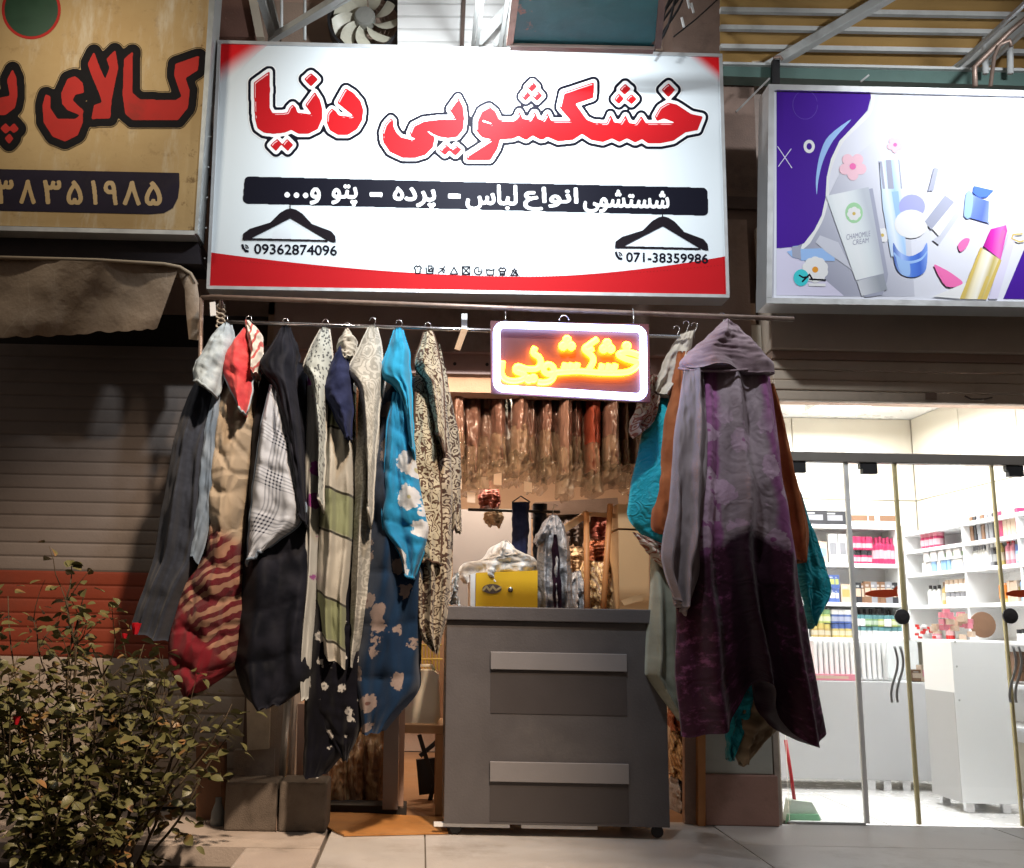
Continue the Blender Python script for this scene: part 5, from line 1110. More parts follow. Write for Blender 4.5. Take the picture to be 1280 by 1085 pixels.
for (a, b), mt, r in (((1056, 580), (1085, 1034)), m_white, .013), (((1117, 580), (1150, 1034)), m_edge, .010), (((1243, 582), (1275, 1034)), m_edge, .007):
    x = P((a[0] + b[0]) / 2, 800, YG - .006).x
    MB().box(x - r, x + r, YG - .012, YG + .016, .01, zT0 - .002).build('edge_strip', mt, gf)
MB().box(xL + .02, xs[1] - .01, YG - .006, YG + .016, .0, .012).build('bottom_channel', m_alu, gf)
for px_ in (997, 1086, 1268):
    x = P(px_, 582, YG).x
    MB().box(x - .05, x + .05, YG - .02, YG + .03, zT0 - .075, zT0 - .001).box(x - .065, x + .03, YG - .018, YG + .028, zT0 - .04, zT0 - .0015).build('patch_fitting', m_black, gf, bev=.003)
for cx_, cy_ in ((1127, 771), (1262, 770)):
    MB().lathe(P(cx_, cy_, YG - .012), [(.045, -.01), (.05, 0), (.05, .012), (.02, .02)], 18, axis='Y').build('lock', M('lock_grey', (.10, .10, .11), .3, .1, 5, 0, metal=.6) if cx_ < 1200 else bpy.data.materials['lock_grey'], gf)
for ox in (0, 148):
    for dx in (0, 7):
        pts = [P(1118 + ox + dx + 4 * sin(t * 5.5), 808 + t * 70, YG - .05) for t in np.linspace(0, 1, 16)]
        MB().tube(pts, .008, 8).build('wavy_handle', m_steel, gf, smooth=True)
m_dec = M('orange_decal', (.55, .06, .015), .4)
for ox in (0, 176):
    q = [(1081 + ox, 741), (1090 + ox, 738), (1104 + ox, 737), (1116 + ox, 737), (1122 + ox, 732), (1121 + ox, 740), (1123 + ox, 745), (1108 + ox, 747), (1092 + ox, 746), (1082 + ox, 744)]
    slab('arrow_decal', q, YG - .003, .002, m_dec, parent=gf)
# shelves -----------------------------------------------------------
bs_ = thing('back_shelf', 'white shelf unit on the back wall of the cosmetics shop', 'shelf unit', (3.6, YBK - .25, 0))
Yf = YBK - .30
xa, xb = 2.6, XF - .02
zsh = [P(1060, y, Yf).z for y in (656, 704, 753, 797)]
MB().box(xa, xb, YBK - .02, YBK - .003, .9, zsh[0]).build('back_panel', m_whitep, bs_)
for z in zsh: MB().box(xa, xb, Yf, YBK - .022, z - .035, z).build('shelf_board', m_whitep, bs_, bev=.002)
for x in (xa, P(1004, 720, Yf).x, xb - .03): MB().box(x, x + .03, Yf + .01, YBK - .024, .9, zsh[0] - .036).build('upright', m_whitep, bs_)
rs = thing('wall_shelf', 'white open shelf unit along the right wall of the cosmetics shop', 'shelf unit', (XR, 8, 0))
zr = [PX(1145, y, XF).z for y in (664, 687, 717, 757, 798)]
MB().box(XR - .015, XR - .002, YF + .2, YBK - .32, .4, zr[0]).build('back_panel', m_whitep, rs)
ydiv = [YBK - .32, PX(1205, 700, XF).y, PX(1275, 700, XF).y, YF + .2]
for z in zr: MB().box(XF, XR - .017, YF + .2, YBK - .32, z - .03, z).build('shelf_board', m_whitep, rs, bev=.002)
for z in (.85, .55): MB().box(XF, XR - .017, YF + .2, YBK - .5, z - .03, z).build('shelf_board', m_whitep, rs, bev=.002)
for y in ydiv:
    for z0, z1 in zip(zr[1:], zr): MB().box(XF + .004, XR - .018, y - .014, y + .014, z0 + .001, z1 - .031).build('upright', m_whitep, rs)
# products ----------------------------------------------------------
pm = {}
def pmat(name, col, rough=.35):
    if name not in pm: pm[name] = M('pack_' + name, col, rough, .1, 9, 0)
    return pm[name]
CL = dict(magenta=(.40, .03, .10), white=(.75, .74, .73), black=(.03, .03, .035), grey=(.25, .25, .27), blue=(.08, .13, .34), teal=(.12, .28, .30), green=(.20, .34, .16), yellow=(.52, .42, .14), orange=(.62, .20, .03), pink=(.62, .22, .28), gold=(.45, .33, .12), red=(.50, .03, .03), lime=(.42, .48, .16), sky=(.25, .45, .70), beige=(.55, .42, .32), brown=(.22, .12, .07))
def item(kind, c1, c2, h, r):
    mb = MB()
    if kind == 'bottle': mb.lathe((0, 0, 0), [(r * .92, 0), (r, h * .05), (r, h * .68), (r * .45, h * .78), (r * .45, h * .82), (r * .5, h * .82), (r * .5, h), (0.001, h)], 10, 0, 'Z', [0, 0, 0, 0, 1, 1, 1, 1]).lathe((0, 0, 0), [(r * 1.01, h * .2), (r * 1.01, h * .52)], 10, 2)
    elif kind == 'tube': mb.lathe((0, 0, 0), [(r * .8, 0), (r * .8, h * .2), (r, h * .22), (r, h * .9), (r * .7, h), (0.001, h)], 10, 0, 'Z', [1, 1, 0, 0, 0, 0])
    elif kind == 'jar': mb.lathe((0, 0, 0), [(r * .95, 0), (r, h * .06), (r, h * .62), (r * .9, h * .66), (r * .97, h * .66), (r * .97, h), (0.001, h)], 10, 0, 'Z', [0, 0, 0, 1, 1, 1, 1]).lathe((0, 0, 0), [(r * 1.01, h * .16), (r * 1.01, h * .5)], 10, 2)
    else: mb.box(-r, r, -r * .8, r * .8, 0, h).box(-r * .75, r * .75, -r * .8 - .001, -r * .8 - .0005, h * .3, h * .7, 1).box(-r * .6, r * .3, -r * .8 - .002, -r * .8 - .0015, h * .76, h * .86, 2)
    key = f'{kind}_{c1}_{c2}_{h:.3f}_{r:.3f}'
    return mb
def row(kind, c1, c2, h, r, spots, label, group, cat=None):
    proto = None
    alt = c1 if isinstance(c1, tuple) else (c1,); protos = {}
    ORD = 'first second third fourth fifth sixth seventh eighth ninth'.split()
    for k, (x, y, z) in enumerate(spots):
        c = random.choice(alt); proto = protos.get(c)
        if proto is None:
            nm = {'bottle': 'cosmetic_bottle', 'tube': 'cosmetic_tube', 'jar': 'cosmetic_jar', 'box': 'cosmetic_box'}[kind]
            proto = protos[c] = item(kind, c, c2, h, r).build(nm, [pmat(c, CL[c]), pmat(c2, CL[c2]), pmat('label_' + c, tuple(.55 * a + .33 for a in CL[c]))], None, smooth=False, label=label, cat=cat or nm.split('_')[1], group=group, org=(0, 0, 0))
            o = proto
        else:
            o = proto.copy(); COL.objects.link(o)
        if len(spots) > 1: o['label'] = f'{label}, {ORD[k]} from left'
        o.location = (x, y, z + .001); o.rotation_euler.z = random.uniform(-.15, .15)
        if 'stacked' not in label and 'upper' not in label: o.scale = (random.uniform(.82, .96), random.uniform(.85, 1), random.uniform(.93, 1.0))
def along(px0, px1, n, z, dy=.08, ym=0):    # spots on the back shelf between two px columns
    a, b = P(px0, 700, Yf).x, P(px1, 700, Yf).x
    return [(a + (b - a) * (i + .5) / n, Yf + dy + random.uniform(-.01, .01), z) for i in range(n)]
def onright(px0, px1, n, z, dx=.08):
    a, b = PX(px0, 720, XF).y, PX(px1, 720, XF).y
    return [(XF + dx, a + (b - a) * (i + .5) / n, z) for i in range(n)]
Z0_, Z1_, Z2_, Z3_ = zsh
row('bottle', 'magenta', 'magenta', .25, .034, along(1094, 1127, 7, Z1_), 'tall magenta bottle on the second shelf of the back unit', 'magenta bottles on the back unit')
row('jar', 'magenta', 'black', .12, .036, along(1066, 1093, 4, Z1_, .06), 'magenta jar with dark lid on the second back shelf', 'magenta jars in the lower row')
row('jar', 'magenta', 'magenta', .12, .036, [(x, y, z + .122) for x, y, z in along(1066, 1093, 4, Z1_, .06)], 'magenta jar stacked on top of another magenta jar', 'magenta jars in the upper row')
row('box', ('white', 'beige'), 'sky', .20, .04, along(1004, 1036, 4, Z1_), 'white carton at the left of the second back shelf', 'white cartons on the back unit')
row('box', 'white', 'grey', .27, .045, along(1040, 1062, 2, Z1_), 'tall white carton left of the magenta jars', 'tall white cartons')
row('box', 'black', 'grey', .13, .16, along(1004, 1058, 2, Z0_, .14), 'flat black appliance box on top of the back unit', 'appliance boxes on top')
row('box', 'white', 'brown', .14, .19, along(1068, 1126, 2, Z0_, .17), 'flat white appliance box with pictured tongs atop the back unit', 'appliance boxes on top')
row('box', 'blue', 'white', .12, .034, along(1030, 1048, 3, Z2_, .06), 'blue and white soap box on third back shelf', 'soap boxes on the third back shelf')
row('box', 'blue', 'lime', .12, .034, [(x, y, z + .121) for x, y, z in along(1030, 1048, 3, Z2_, .06)], 'blue box in upper layer of the third back shelf', 'soap boxes on the third back shelf')
row('box', 'beige', 'gold', .17, .045, along(1052, 1064, 1, Z2_), 'single beige carton on the third back shelf', 'cartons on the third back shelf')
row('box', ('black', 'brown', 'grey'), 'beige', .19, .036, along(1070, 1127, 9, Z2_), 'dark hair colour carton with pale panel on third back shelf', 'hair colour cartons')
row('jar', 'gold', 'yellow', .12, .036, along(1012, 1036, 3, Z3_, .06), 'gold jar on the lowest visible back shelf', 'gold jars')
row('jar', 'lime', 'green', .12, .036, [(x, y, z + .121) for x, y, z in along(1012, 1036, 3, Z3_, .06)], 'lime jar stacked on a gold jar', 'lime jars')
row('jar', 'yellow', 'blue', .12, .036, along(1038, 1062, 3, Z3_, .06), 'yellow jar with blue lid on the lowest back shelf', 'yellow jars with blue lids')
row('jar', 'blue', 'white', .12, .036, [(x, y, z + .121) for x, y, z in along(1038, 1062, 3, Z3_, .06)], 'blue jar stacked on a yellow jar', 'blue jars')
row('jar', 'white', 'teal', .10, .036, along(1064, 1126, 8, Z3_, .05), 'white jar with teal lid on the lowest back shelf', 'white jars with teal lids')
row('jar', ('green', 'white', 'lime'), 'teal', .10, .036, [(x, y, z + .101) for x, y, z in along(1064, 1126, 8, Z3_, .05)], 'teal-lidded jar stacked on another teal-lidded jar', 'green jars')
row('bottle', 'grey', 'black', .27, .03, along(1076, 1128, 7, Z3_, .17), 'grey bottle standing behind the jars on the lowest back shelf', 'grey bottles')
a_, b_, c_, d_, e_ = zr
row('jar', 'magenta', 'pink', .15, .045, onright(1147, 1168, 4, b_), 'magenta pot on the upper shelf of the right wall', 'magenta pots')
row('box', ('white', 'sky'), 'blue', .09, .05, onright(1148, 1198, 8, c_), 'white tissue pack on the second shelf of the right wall', 'white packs')
row('box', 'white', 'green', .08, .06, [(x, y, z + .091) for x, y, z in onright(1152, 1200, 5, c_)], 'white pack stacked on another pack on the right wall', 'white packs in the upper layer')
row('bottle', 'white', 'black', .17, .03, onright(1148, 1164, 3, d_), 'white bottle with black cap on the right wall', 'white bottles with black caps')
row('bottle', 'gold', 'brown', .20, .028, onright(1166, 1170, 1, d_), 'single amber bottle on the right wall', 'amber bottle')
row('jar', 'white', 'grey', .10, .04, onright(1172, 1202, 5, d_), 'white cream jar with grey lid on the right wall', 'cream jars')
row('jar', 'white', 'beige', .10, .04, [(x, y, z + .101) for x, y, z in onright(1172, 1202, 5, d_)], 'white cream jar stacked on a grey-lidded jar', 'stacked cream jars')
row('box', ('black', 'grey', 'brown'), 'white', .20, .026, onright(1208, 1242, 7, b_), 'black slim box on the upper right shelf', 'black slim boxes')
row('box', ('pink', 'beige', 'magenta'), 'white', .20, .034, onright(1246, 1272, 5, b_), 'pinkish slim box on the upper right shelf', 'pink slim boxes')
row('bottle', 'white', 'grey', .18, .024, onright(1207, 1222, 5, c_), 'white pump bottle beside the clear bottles', 'white pump bottles')
row('bottle', ('grey', 'white', 'black'), 'white', .19, .028, onright(1223, 1238, 3, c_), 'slim spray bottle on the right wall', 'grey spray bottles')
row('bottle', 'yellow', 'gold', .20, .027, onright(1239, 1244, 1, c_), 'single yellow bottle behind the glass edge', 'yellow bottle')
row('bottle', 'pink', 'red', .20, .028, onright(1248, 1260, 2, c_), 'pink bottle with red cap on the right wall', 'pink bottles')
row('jar', 'sky', 'blue', .15, .036, onright(1262, 1279, 3, c_), 'light blue tub at the right end of the right wall shelf', 'light blue tubs')
row('tube', 'orange', 'yellow', .15, .028, onright(1236, 1246, 2, d_), 'orange tube on the third right shelf', 'orange tubes')
row('box', 'beige', 'gold', .16, .03, onright(1248, 1262, 3, d_), 'beige box on the third right shelf', 'beige boxes')
row('bottle', 'sky', 'white', .22, .032, onright(1264, 1279, 3, d_), 'pale blue bottle at the right end of the third shelf', 'pale blue bottles')
row('jar', 'pink', 'beige', .07, .03, onright(1150, 1158, 2, e_), 'pink jar in the corner above the counter', 'pink jars')
row('bottle', 'red', 'black', .16, .022, onright(1167, 1174, 3, e_), 'dark red slim bottle above the counter', 'dark red bottles')
row('jar', 'white', 'black', .09, .035, onright(1254, 1279, 4, e_), 'white pot with dark lid on the lowest right shelf', 'dark lidded pots')
# display stands on the counter
def lump(name, label, cat, c, s, mt, seed):
    mb = MB(); random.seed(seed)
    for i in range(26):
        p = Vector(c) + Vector((random.uniform(-s, s), random.uniform(-s * .5, s * .5), random.uniform(0, s * 1.4) * (1 - .0 * i)))
        mb.obox(p, random.uniform(0, 3), s * .35, s * .3, s * .3, i % 2)
    mb.build(name, mt, label=label, cat=cat)
# radiator, counters, cabinet
zk_ = 0.0
Yk = PZ(1080, 988).y
kc = thing('long_counter', 'long pale grey shop counter with glass display top and steel feet', 'counter', (3.5, Yk, 0))
zk1, zk0 = P(1080, 852, Yk).z, P(1080, 975, Yk).z
xk0, xk1 = 2.45, P(1190, 950, Yk).x
MB().box(xk0, xk1, Yk, Yk + .45, zk0, zk1).build('cabinet_body', M('grey_gloss', (.46, .46, .47), .55, .03, 3, 0, spec=.2), kc, bev=.004)
zgt = P(1080, 797, Yk).z
MB().box(xk0, xk1, Yk + .01, Yk + .44, zgt - .014, zgt).build('glass_top', m_glass, kc)
MB().box(P(1110, 830, Yk).x, xk1, Yk + .004, Yk + .012, zk1 + .002, zgt - .016).build('glass_panel', m_glass, kc)
MB().box(xk0, xk1, Yk + .42, Yk + .44, zk1 + .002, zgt - .016).build('rear_panel', m_whitep, kc)
for px_ in (1092, 1112, 1136): 
    x = P(px_, 985, Yk).x; MB().box(x - .03, x + .03, Yk + .03, Yk + .09, -.001, zk0 - .001).build('foot', m_chrome, kc)
ra = thing('white_radiator', 'white ribbed radiator standing on the counter behind the glass', 'radiator', P(1060, 846, Yk + .2))
for i in range(14):
    x0 = P(1014 + i * 6.6, 820, Yk + .15).x; MB().box(x0, x0 + .032, Yk + .1, Yk + .19, zk1 + .012, P(1060, 801, Yk + .1).z).build('rib', m_whitep, ra, bev=.008)
MB().box(P(1012, 820, Yk + .2).x, P(1108, 820, Yk + .2).x, Yk + .12, Yk + .17, zk1 + .003, zk1 + .03).build('base_bar', m_white, ra)
for i, (px_, c1, c2) in enumerate(((1140, 'brown', 'beige'), (1152, 'beige', 'pink'), (1166, 'pink', 'brown'), (1176, 'brown', 'pink'))):
    row('box', c1, c2, .10 + .03 * i, .05, [(P(px_, 850, Yk + .2).x, Yk + .15, zk1 + .002)], ['small brown makeup box inside the glass counter', 'beige makeup box inside the glass counter', 'pink palette box inside the glass counter', 'tall brown box at the right end inside the glass counter'][i], 'makeup inside the glass counter')
row('box', 'pink', 'beige', .05, .28, [(P(1030, 850, Yk).x, Yk + .03 + .2, zk1 + .002)], 'long pink carton lying on the grey counter', 'cartons on the grey counter')
wc = thing('white_cabinet', 'tall glossy white cabinet on short steel legs', 'cabinet', PZ(1225, 1012))
Yw = PZ(1225, 1016).y; 
xw0, xw1 = P(1194, 900, Yw).x, P(1262, 900, Yw).x; zw0, zw1 = P(1225, 1004, Yw).z, P(1225, 802, Yw).z
MB().box(xw0, xw1, Yw - .02, Yw + .40, zw0, zw1).build('body', M('white_gloss', (.85, .86, .87), .15, .02, 3, 0), wc, bev=.004)
MB().box(xw0 - .004, xw0 - .0005, Yw - .015, Yw + .39, zw0 + .004, zk1 - .02).build('side_panel', bpy.data.materials['grey_gloss'], wc)
for x in (xw0 + .06, xw1 - .07):
    for y in (Yw + .02, Yw + .34): MB().box(x - .028, x + .028, y - .02, y + .02, -.001, zw0 - .001).build('leg', m_chrome, wc)
for i, z in enumerate((.75, .98, 1.15)): MB().lathe((xw0 + .03, Yw - .0205, z), [(.008, 0), (.006, .003)], 8, axis='Y').build('screw_cap', m_steel, wc)
lump('makeup_display', 'pink and cream heap of makeup samples on the white cabinet', 'display', P(1193, 800, Yw + .2) + Vector((0, 0, .0)), .13, [pmat('pink', CL['pink']), pmat('beige', CL['beige'])], 3)
lump('red_ribbon_bag', 'small red and white bag on the counter beside the lock', 'bag', P(1157, 799, Yk + .1), .07, [pmat('red', CL['red']), pmat('white', CL['white'])], 4)
MB().lathe(P(1228, 781, Yw + .3), [(.08, -.02), (.095, 0), (.095, .01), (.04, .015)], 20, axis='Y').build('wooden_mirror', pmat('brown', CL['brown']), label='round brown stand mirror on the white cabinet', cat='mirror')
slab('lower_carton', [(1268, 815), (1290, 815), (1290, 852), (1268, 851)], 7.5, .2, pmat('brown', CL['brown']), 'brown carton right of the white cabinet', 'carton')
# dustpan and broom
dp = thing('dustpan', 'white dustpan with long red handle by the glass pane', 'dustpan', PZ(992, 1028))
Yd = PZ(992, 1028).y + .12
slab('pan', [(989, 1000), (1015, 1003), (1028, 1026), (984, 1028)], Yd, .10, M('dustpan_white', (.55, .62, .56), .4), parent=dp, bev=.01)
slab('lip', [(985, 1018), (1023, 1018), (1027, 1029), (983, 1030)], Yd - .03, .025, M('dustpan_green', (.18, .40, .24), .4), parent=dp)
MB().tube([P(993, 1000, Yd + .05), P(989, 970, Yd + .06), P(982, 925, Yd + .08)], .012, 8).build('handle', M('red_handle', (.45, .02, .03), .4), dp, smooth=True)
# ------------------------------------------------------------------ above the signs
# exhaust fan
YFN = 6.95
fn = thing('exhaust_fan', 'round exhaust fan with cream blades above the main sign', 'fan', P(455, 60, YFN))
c0 = P(456, 22, YFN); Rf = (P(503, 22, YFN) - c0).length
mb = MB(); n = 36
ring = lambda r, y: [c0 + Vector((r * cos(2 * pi * k / n), y, r * sin(2 * pi * k / n))) for k in range(n)]
v = ring(Rf, 0) + ring(Rf * .93, 0) + ring(Rf * .93, .12) + ring(Rf, .12)
mb.add(v, [(a * n + k, a * n + (k + 1) % n, ((a + 1) % 4) * n + (k + 1) % n, ((a + 1) % 4) * n + k) for a in range(4) for k in range(n)])
mb.build('housing_ring', m_black, fn)
m_bl = M('fan_blade_cream', (.55, .53, .43), .4, .1, 8, .1, dirt=.3)
for b in range(9):
    a0 = 2 * pi * b / 9 + .3; vs = []
    for i in range(7):
        r = Rf * (.24 + .64 * i / 6); wd = .16 + .22 * sin(pi * (.25 + .6 * i / 6))
        for j in range(4):
            t = j / 3 - .5; a = a0 + t * wd * 1.7 + .35 * (i / 6) ** 1.5; vs.append(c0 + Vector((r * cos(a), .03 + t * .07, r * sin(a))))
    fs = [(i * 4 + j, i * 4 + j + 1, (i + 1) * 4 + j + 1, (i + 1) * 4 + j) for i in range(6) for j in range(3)]
    MB().add(vs, fs).add([p + Vector((0, .004, 0)) for p in vs], [f[::-1] for f in fs]).build('blade', m_bl, fn, smooth=True)
MB().lathe(c0, [(Rf * .28, -.05), (Rf * .28, .02), (Rf * .24, .04), (Rf * .1, .045), (.001, .045)], 24, axis='Y').build('hub', M('fan_hub', (.22, .22, .20), .4), fn)
mb = MB()
for k in range(1, 9): mb.tube([c0 + Vector((Rf * .11 * k * cos(a), .11, Rf * .11 * k * sin(a))) for a in np.linspace(0, 2 * pi, 24)[:-1]], .0025, 4, closed=True)
mb.build('rear_guard', m_rust, fn)
# brackets carrying the flood lamp
br = thing('sign_bracket', 'white painted steel truss bracket above the left of the main sign', 'bracket', P(345, 48, 6.6))
m_wst = M('white_steel', (.62, .64, .63), .4, .12, 9, .1, 50, dirt=.2)
MB().bar(P(338, 50, 6.6), P(460, -25, 5.9), .05).build('diagonal_arm', m_wst, br, bev=.004)
MB().bar(P(352, 46, 6.62), P(470, -20, 5.95), .02).build('lower_rod', m_wst, br)
MB().bar(P(344, 50, 6.6), P(322, -20, 6.3), .06).build('upright_arm', m_wst, br, bev=.004)
MB().bar(P(350, 46, 6.58), P(334, -20, 6.3), .03).build('inner_rod', m_steel, br)
mb = MB()
for i in range(4): mb.bar(P(341 - i * 5, 44 - i * 14, 6.55 - .06 * i), P(344 - i * 3, 34 - i * 14, 6.55 - .06 * i), .014)
mb.build('lacing', m_steel, br)
for x, tp_, lab in ((352, 40, 'thin white rod left of the exhaust fan'), (381, 50, 'thin white rod with small bolt beside the exhaust fan')):
    MB().tube([P(x, tp_, 6.9), P(x, -20, 6.9)], .012, 8).build('support_rod', m_wst, label=lab, cat='rod', smooth=True)
slab('left_column', [(262, -40), (312, -40), (318, 46), (258, 46)], 6.95, .2, M('brown_red_stone', (.16, .08, .06), .7, .2, 6, .3), 'dark red brown column behind the left end of the main sign', 'column')
slab('cream_pipe', [(303, -40), (314, -40), (330, 46), (320, 46)], 6.9, .05, M('cream_pipe', (.50, .44, .35), .6, .1, 5, .1), 'cream vertical trim beside the dark red column', 'trim')
# louvred white panel behind the lamp
lv = thing('white_louvre', 'white louvred panel glaring behind the flood lamp', 'louvre panel', P(575, 60, 7.0))
for i in range(7):
    y0 = -42 + i * 16
    slab('louvre_slat', [(497, y0), (640, y0 + 1), (640, y0 + 14.4), (497, y0 + 13.2)], 6.9 - .003 * i, .03, m_white, parent=lv, dz=.06)
slab('mullion', [(580, -40), (584, -40), (580, 56), (575, 56)], 6.84, .02, m_iron, parent=lv)
MB().bar(P(598, 52, 6.7), P(642, 2, 6.4), .05).bar(P(618, 56, 6.7), P(640, 22, 6.5), .03).build('stay', m_wst, lv)
# flood lamps (real fittings)
def flood(name, c, label, yb):
    t = thing(name, label, 'flood lamp', c)
    yb = 7.0 - c.y
    MB().box(c.x - .15, c.x + .15, c.y - .06, c.y + .02, c.z + .02, c.z + .12).build('housing', m_white, t, bev=.008)
    MB().bar(c + Vector((-.1, .0, .12)), c + Vector((-.1, yb, .25)), .025).bar(c + Vector((.1, .0, .12)), c + Vector((.1, yb, .25)), .025).build('arm', m_wst, t)
    return t
flood('flood_lamp', FLOOD, 'white flood lamp on arms above the middle of the laundry sign', 1.6)
flood('flood_lamp', FLOOD3, 'small white flood lamp close above the top edge of the laundry sign', 1.2)
flood('flood_lamp', FLOOD4, 'flood lamp on arms above the old yellow sign', 1.6)
flood('flood_lamp', FLOOD2, 'white flood lamp on arms above the cosmetics sign', 1.6)
# teal board hanging over the right half of the main sign
YT = 5.70
tb_ = thing('teal_board', 'peeling dark teal board hanging above the main sign', 'board', P(735, 60, YT))
g = G('teal_peel'); p = g.pos(); pe = g.ramp(g.noise(p, 3.2, 6, .7), .60, .64)
xx = g.ramp(g.ma('ABSOLUTE', g.ma('SUBTRACT', g.xyz(p)[0], P(735, 30, YT).x)), .28, .42)
g.base(g.mix(g.ma('MULTIPLY', pe, xx), g.mix(g.noise(p, 5), (.006, .10, .12), (.015, .21, .23)), (.30, .17, .13))); g.set(Roughness=.5); g.bump(g.noise(p, 8, 4), .3, .02)
q_ = [P(652, -40, 5.1), P(828, -40, 5.1), P(818, 58, YT), P(640, 54, YT)]; MB().prism(q_, [v + Vector((0, .01, .03)) for v in q_]).build('panel', g.m, tb_)
MB().bar(P(648, -42, 5.08), P(834, -42, 5.08), .04).build('frame_strip', m_iron, tb_)
slab('frame_strip', [(640, 54.4), (819, 58.4), (818, 62), (638, 58)], YT - .01, .05, m_iron, parent=tb_)
MB().bar(P(649, -40, 5.1), P(637, 54, YT), .04).build('frame_strip', m_rust, tb_)
MB().bar(P(831, -40, 5.1), P(822, 58, YT), .04).build('frame_strip', m_iron, tb_)
cb_ = thing('hanging_cables', 'dark cables with white ties right of the teal board', 'cables', P(850, 10, 6.2))
for i in range(5):
    a = random.uniform(-6, 6); pts = [P(862 + a - t * (36 + i * 4) + 6 * sin(t * 5 + i), -30 + t * 95, 6.4 - .1 * i) for t in np.linspace(0, 1, 10)]
    MB().tube(pts, .009, 6).build('cable', m_black, cb_, smooth=True)
for x, y in ((859, 4), (864, 10), (852, 28)): MB().bar(P(x, y - 6, 6.0), P(x + 3, y + 6, 6.0), .012).build('cable_tie', m_white, cb_)
MB().tube([P(842, 46, 6.3), P(870, 24, 6.4), P(905, -8, 6.5)], .006, 6).build('stay_wire', m_black, cb_, smooth=True)
# canopy above the cosmetics sign
cn = thing('canopy', 'tan sheet canopy on pale steel ribs above the cosmetics sign', 'canopy', P(1100, 80, 6.7))
zc_ = P(1100, 80, 6.85).z
m_tan = M('tan_sheet', (.60, .37, .13), .6, .15, 3, .15, 40, dirt=.25)
def CZ(x, y): return P(x, y, 6.85 - (84 - y) / 128 * .8)
edges = [84, 58, 34, 12, -14, -44]
for a, b in zip(edges, edges[1:]):
    q = [CZ(900, a - 3), CZ(1420, a + 6), CZ(1420, b + 6), CZ(900, b - 3)]; MB().prism(q, [p + Vector((0, 0, .03)) for p in q]).build('sheet_panel', m_tan, cn)
for y in edges[1:]:
    a, b = CZ(900, y - 3), CZ(1420, y + 6); MB().bar(a + Vector((0, 0, -.025)), b + Vector((0, 0, -.025)), .035).build('rib', m_wst, cn)
dz = Vector((0, 0, -.085))
MB().bar(CZ(944, 80) + dz, CZ(1150, -42) + dz, .07).build('rafter', m_wst, cn, bev=.006)
MB().bar(CZ(1190, 82) + dz, CZ(1352, -42) + dz, .09).build('rafter', m_wst, cn, bev=.006)
MB().bar(CZ(1178, 82) + dz * 1.6, CZ(1285, 0) + dz * 1.6, .025).build('lower_rod', m_wst, cn)
gb = thing('green_beam', 'grey green steel beam running above the cosmetics sign', 'beam', P(1100, 100, 6.75))
slab('web', [(904, 80.5), (1420, 92), (1420, 112), (904, 95)], 6.70, .12, M('grey_green_paint', (.10, .17, .15), .45, .12, 6, .1, dirt=.2), parent=gb)
slab('flange', [(904, 77), (1420, 88), (1420, 91.6), (904, 80)], 6.67, .18, m_wst, parent=gb)
slab('clamp', [(966, 74), (975, 74.5), (975, 104), (965, 104)], 6.62, .04, m_black, parent=gb)
MB().tube([P(967, 72, 6.6), P(975, 71, 6.6), P(978, 75, 6.6)], .012, 6).build('clamp_bolt', m_rust, gb)
slab('plaster_wall', [(904, 96), (1420, 112), (1420, 160), (904, 400)], 6.95, .2, m_plaster, 'rough pale plaster strip between the green beam and cosmetics sign', 'wall')
for i, (a, b, r, mt, lab) in enumerate((((920, 140), (962, 98), .012, m_steel, 'thin steel stay left of the cosmetics sign'), ((1076, 102), (1086, 94), .012, m_steel, 'short steel stay behind the cosmetics sign'))):
    MB().bar(P(*a, 6.6), P(*b, 6.6), r).build('stay_rod', mt, label=lab, cat='rod')
pw = thing('rusty_pipes', 'rusty bent pipes and white posts at the top right corner', 'pipes', P(1240, 100, 6.5))
MB().tube([P(1219, 108, 6.4), P(1218, 84, 6.4), P(1232, 70, 6.38), P(1262, 40, 6.3), P(1300, 8, 6.2)], .018, 8).build('pipe', m_rust, pw, smooth=True)
MB().tube([P(1238, 108, 6.4), P(1243, 70, 6.38), P(1250, 56, 6.3), P(1262, 50, 6.3), P(1264, 58, 6.3)], .014, 8).build('pipe', m_rust, pw, smooth=True)
for x in (1231, 1262): MB().tube([P(x + 1, 92, 6.6), P(x, 30, 6.6)], .022, 8).build('post', m_wst, pw, smooth=True)

# ------------------------------------------------------------------ rose bush
rb = thing('rose_bush', 'straggly rose bush with small red buds in the planting bed', 'bush', (-1.75, 5.35, -.1))
random.seed(11); ends = []
m_stem = M('rose_stem', (.07, .05, .028), .8, .3, 20, .4, 90)
st = MB()
def grow(p, d, r, n, depth):
    pts = [p.copy()]; rr_ = [r]
    for i in range(n):
        d = (d + Vector((random.uniform(-.22, .22), random.uniform(-.2, .2), random.uniform(-.08, .16)))).normalized()
        p = p + d * .075; pts.append(p.copy()); rr_.append(r * (1 - .6 * (i + 1) / n)); ends.append((p.copy(), d.copy(), i / n))
        if depth < 2 and i > 1 and random.random() < .42:
            grow(p, (d + Vector((random.uniform(-.9, .9), random.uniform(-.6, .5), random.uniform(-.15, .5)))).normalized(), r * .55, max(3, int((n - i) * .8)), depth + 1)
    st.tube(pts, r, 5, rr=rr_)
tips = [(10, 745, 5.3), (92, 775, 5.35), (180, 805, 5.4), (215, 850, 5.45), (290, 880, 5.5), (120, 860, 5.2), (50, 830, 5.25), (-20, 800, 5.3), (20, 890, 5.1), (150, 905, 5.1), (70, 930, 5.05), (-10, 960, 5.05), (110, 970, 5.0), (300, 905, 5.5), (60, 1000, 4.95), (140, 1010, 5.0), (10, 1040, 4.95), (30, 860, 5.2), (240, 880, 5.4), (160, 950, 5.1)]
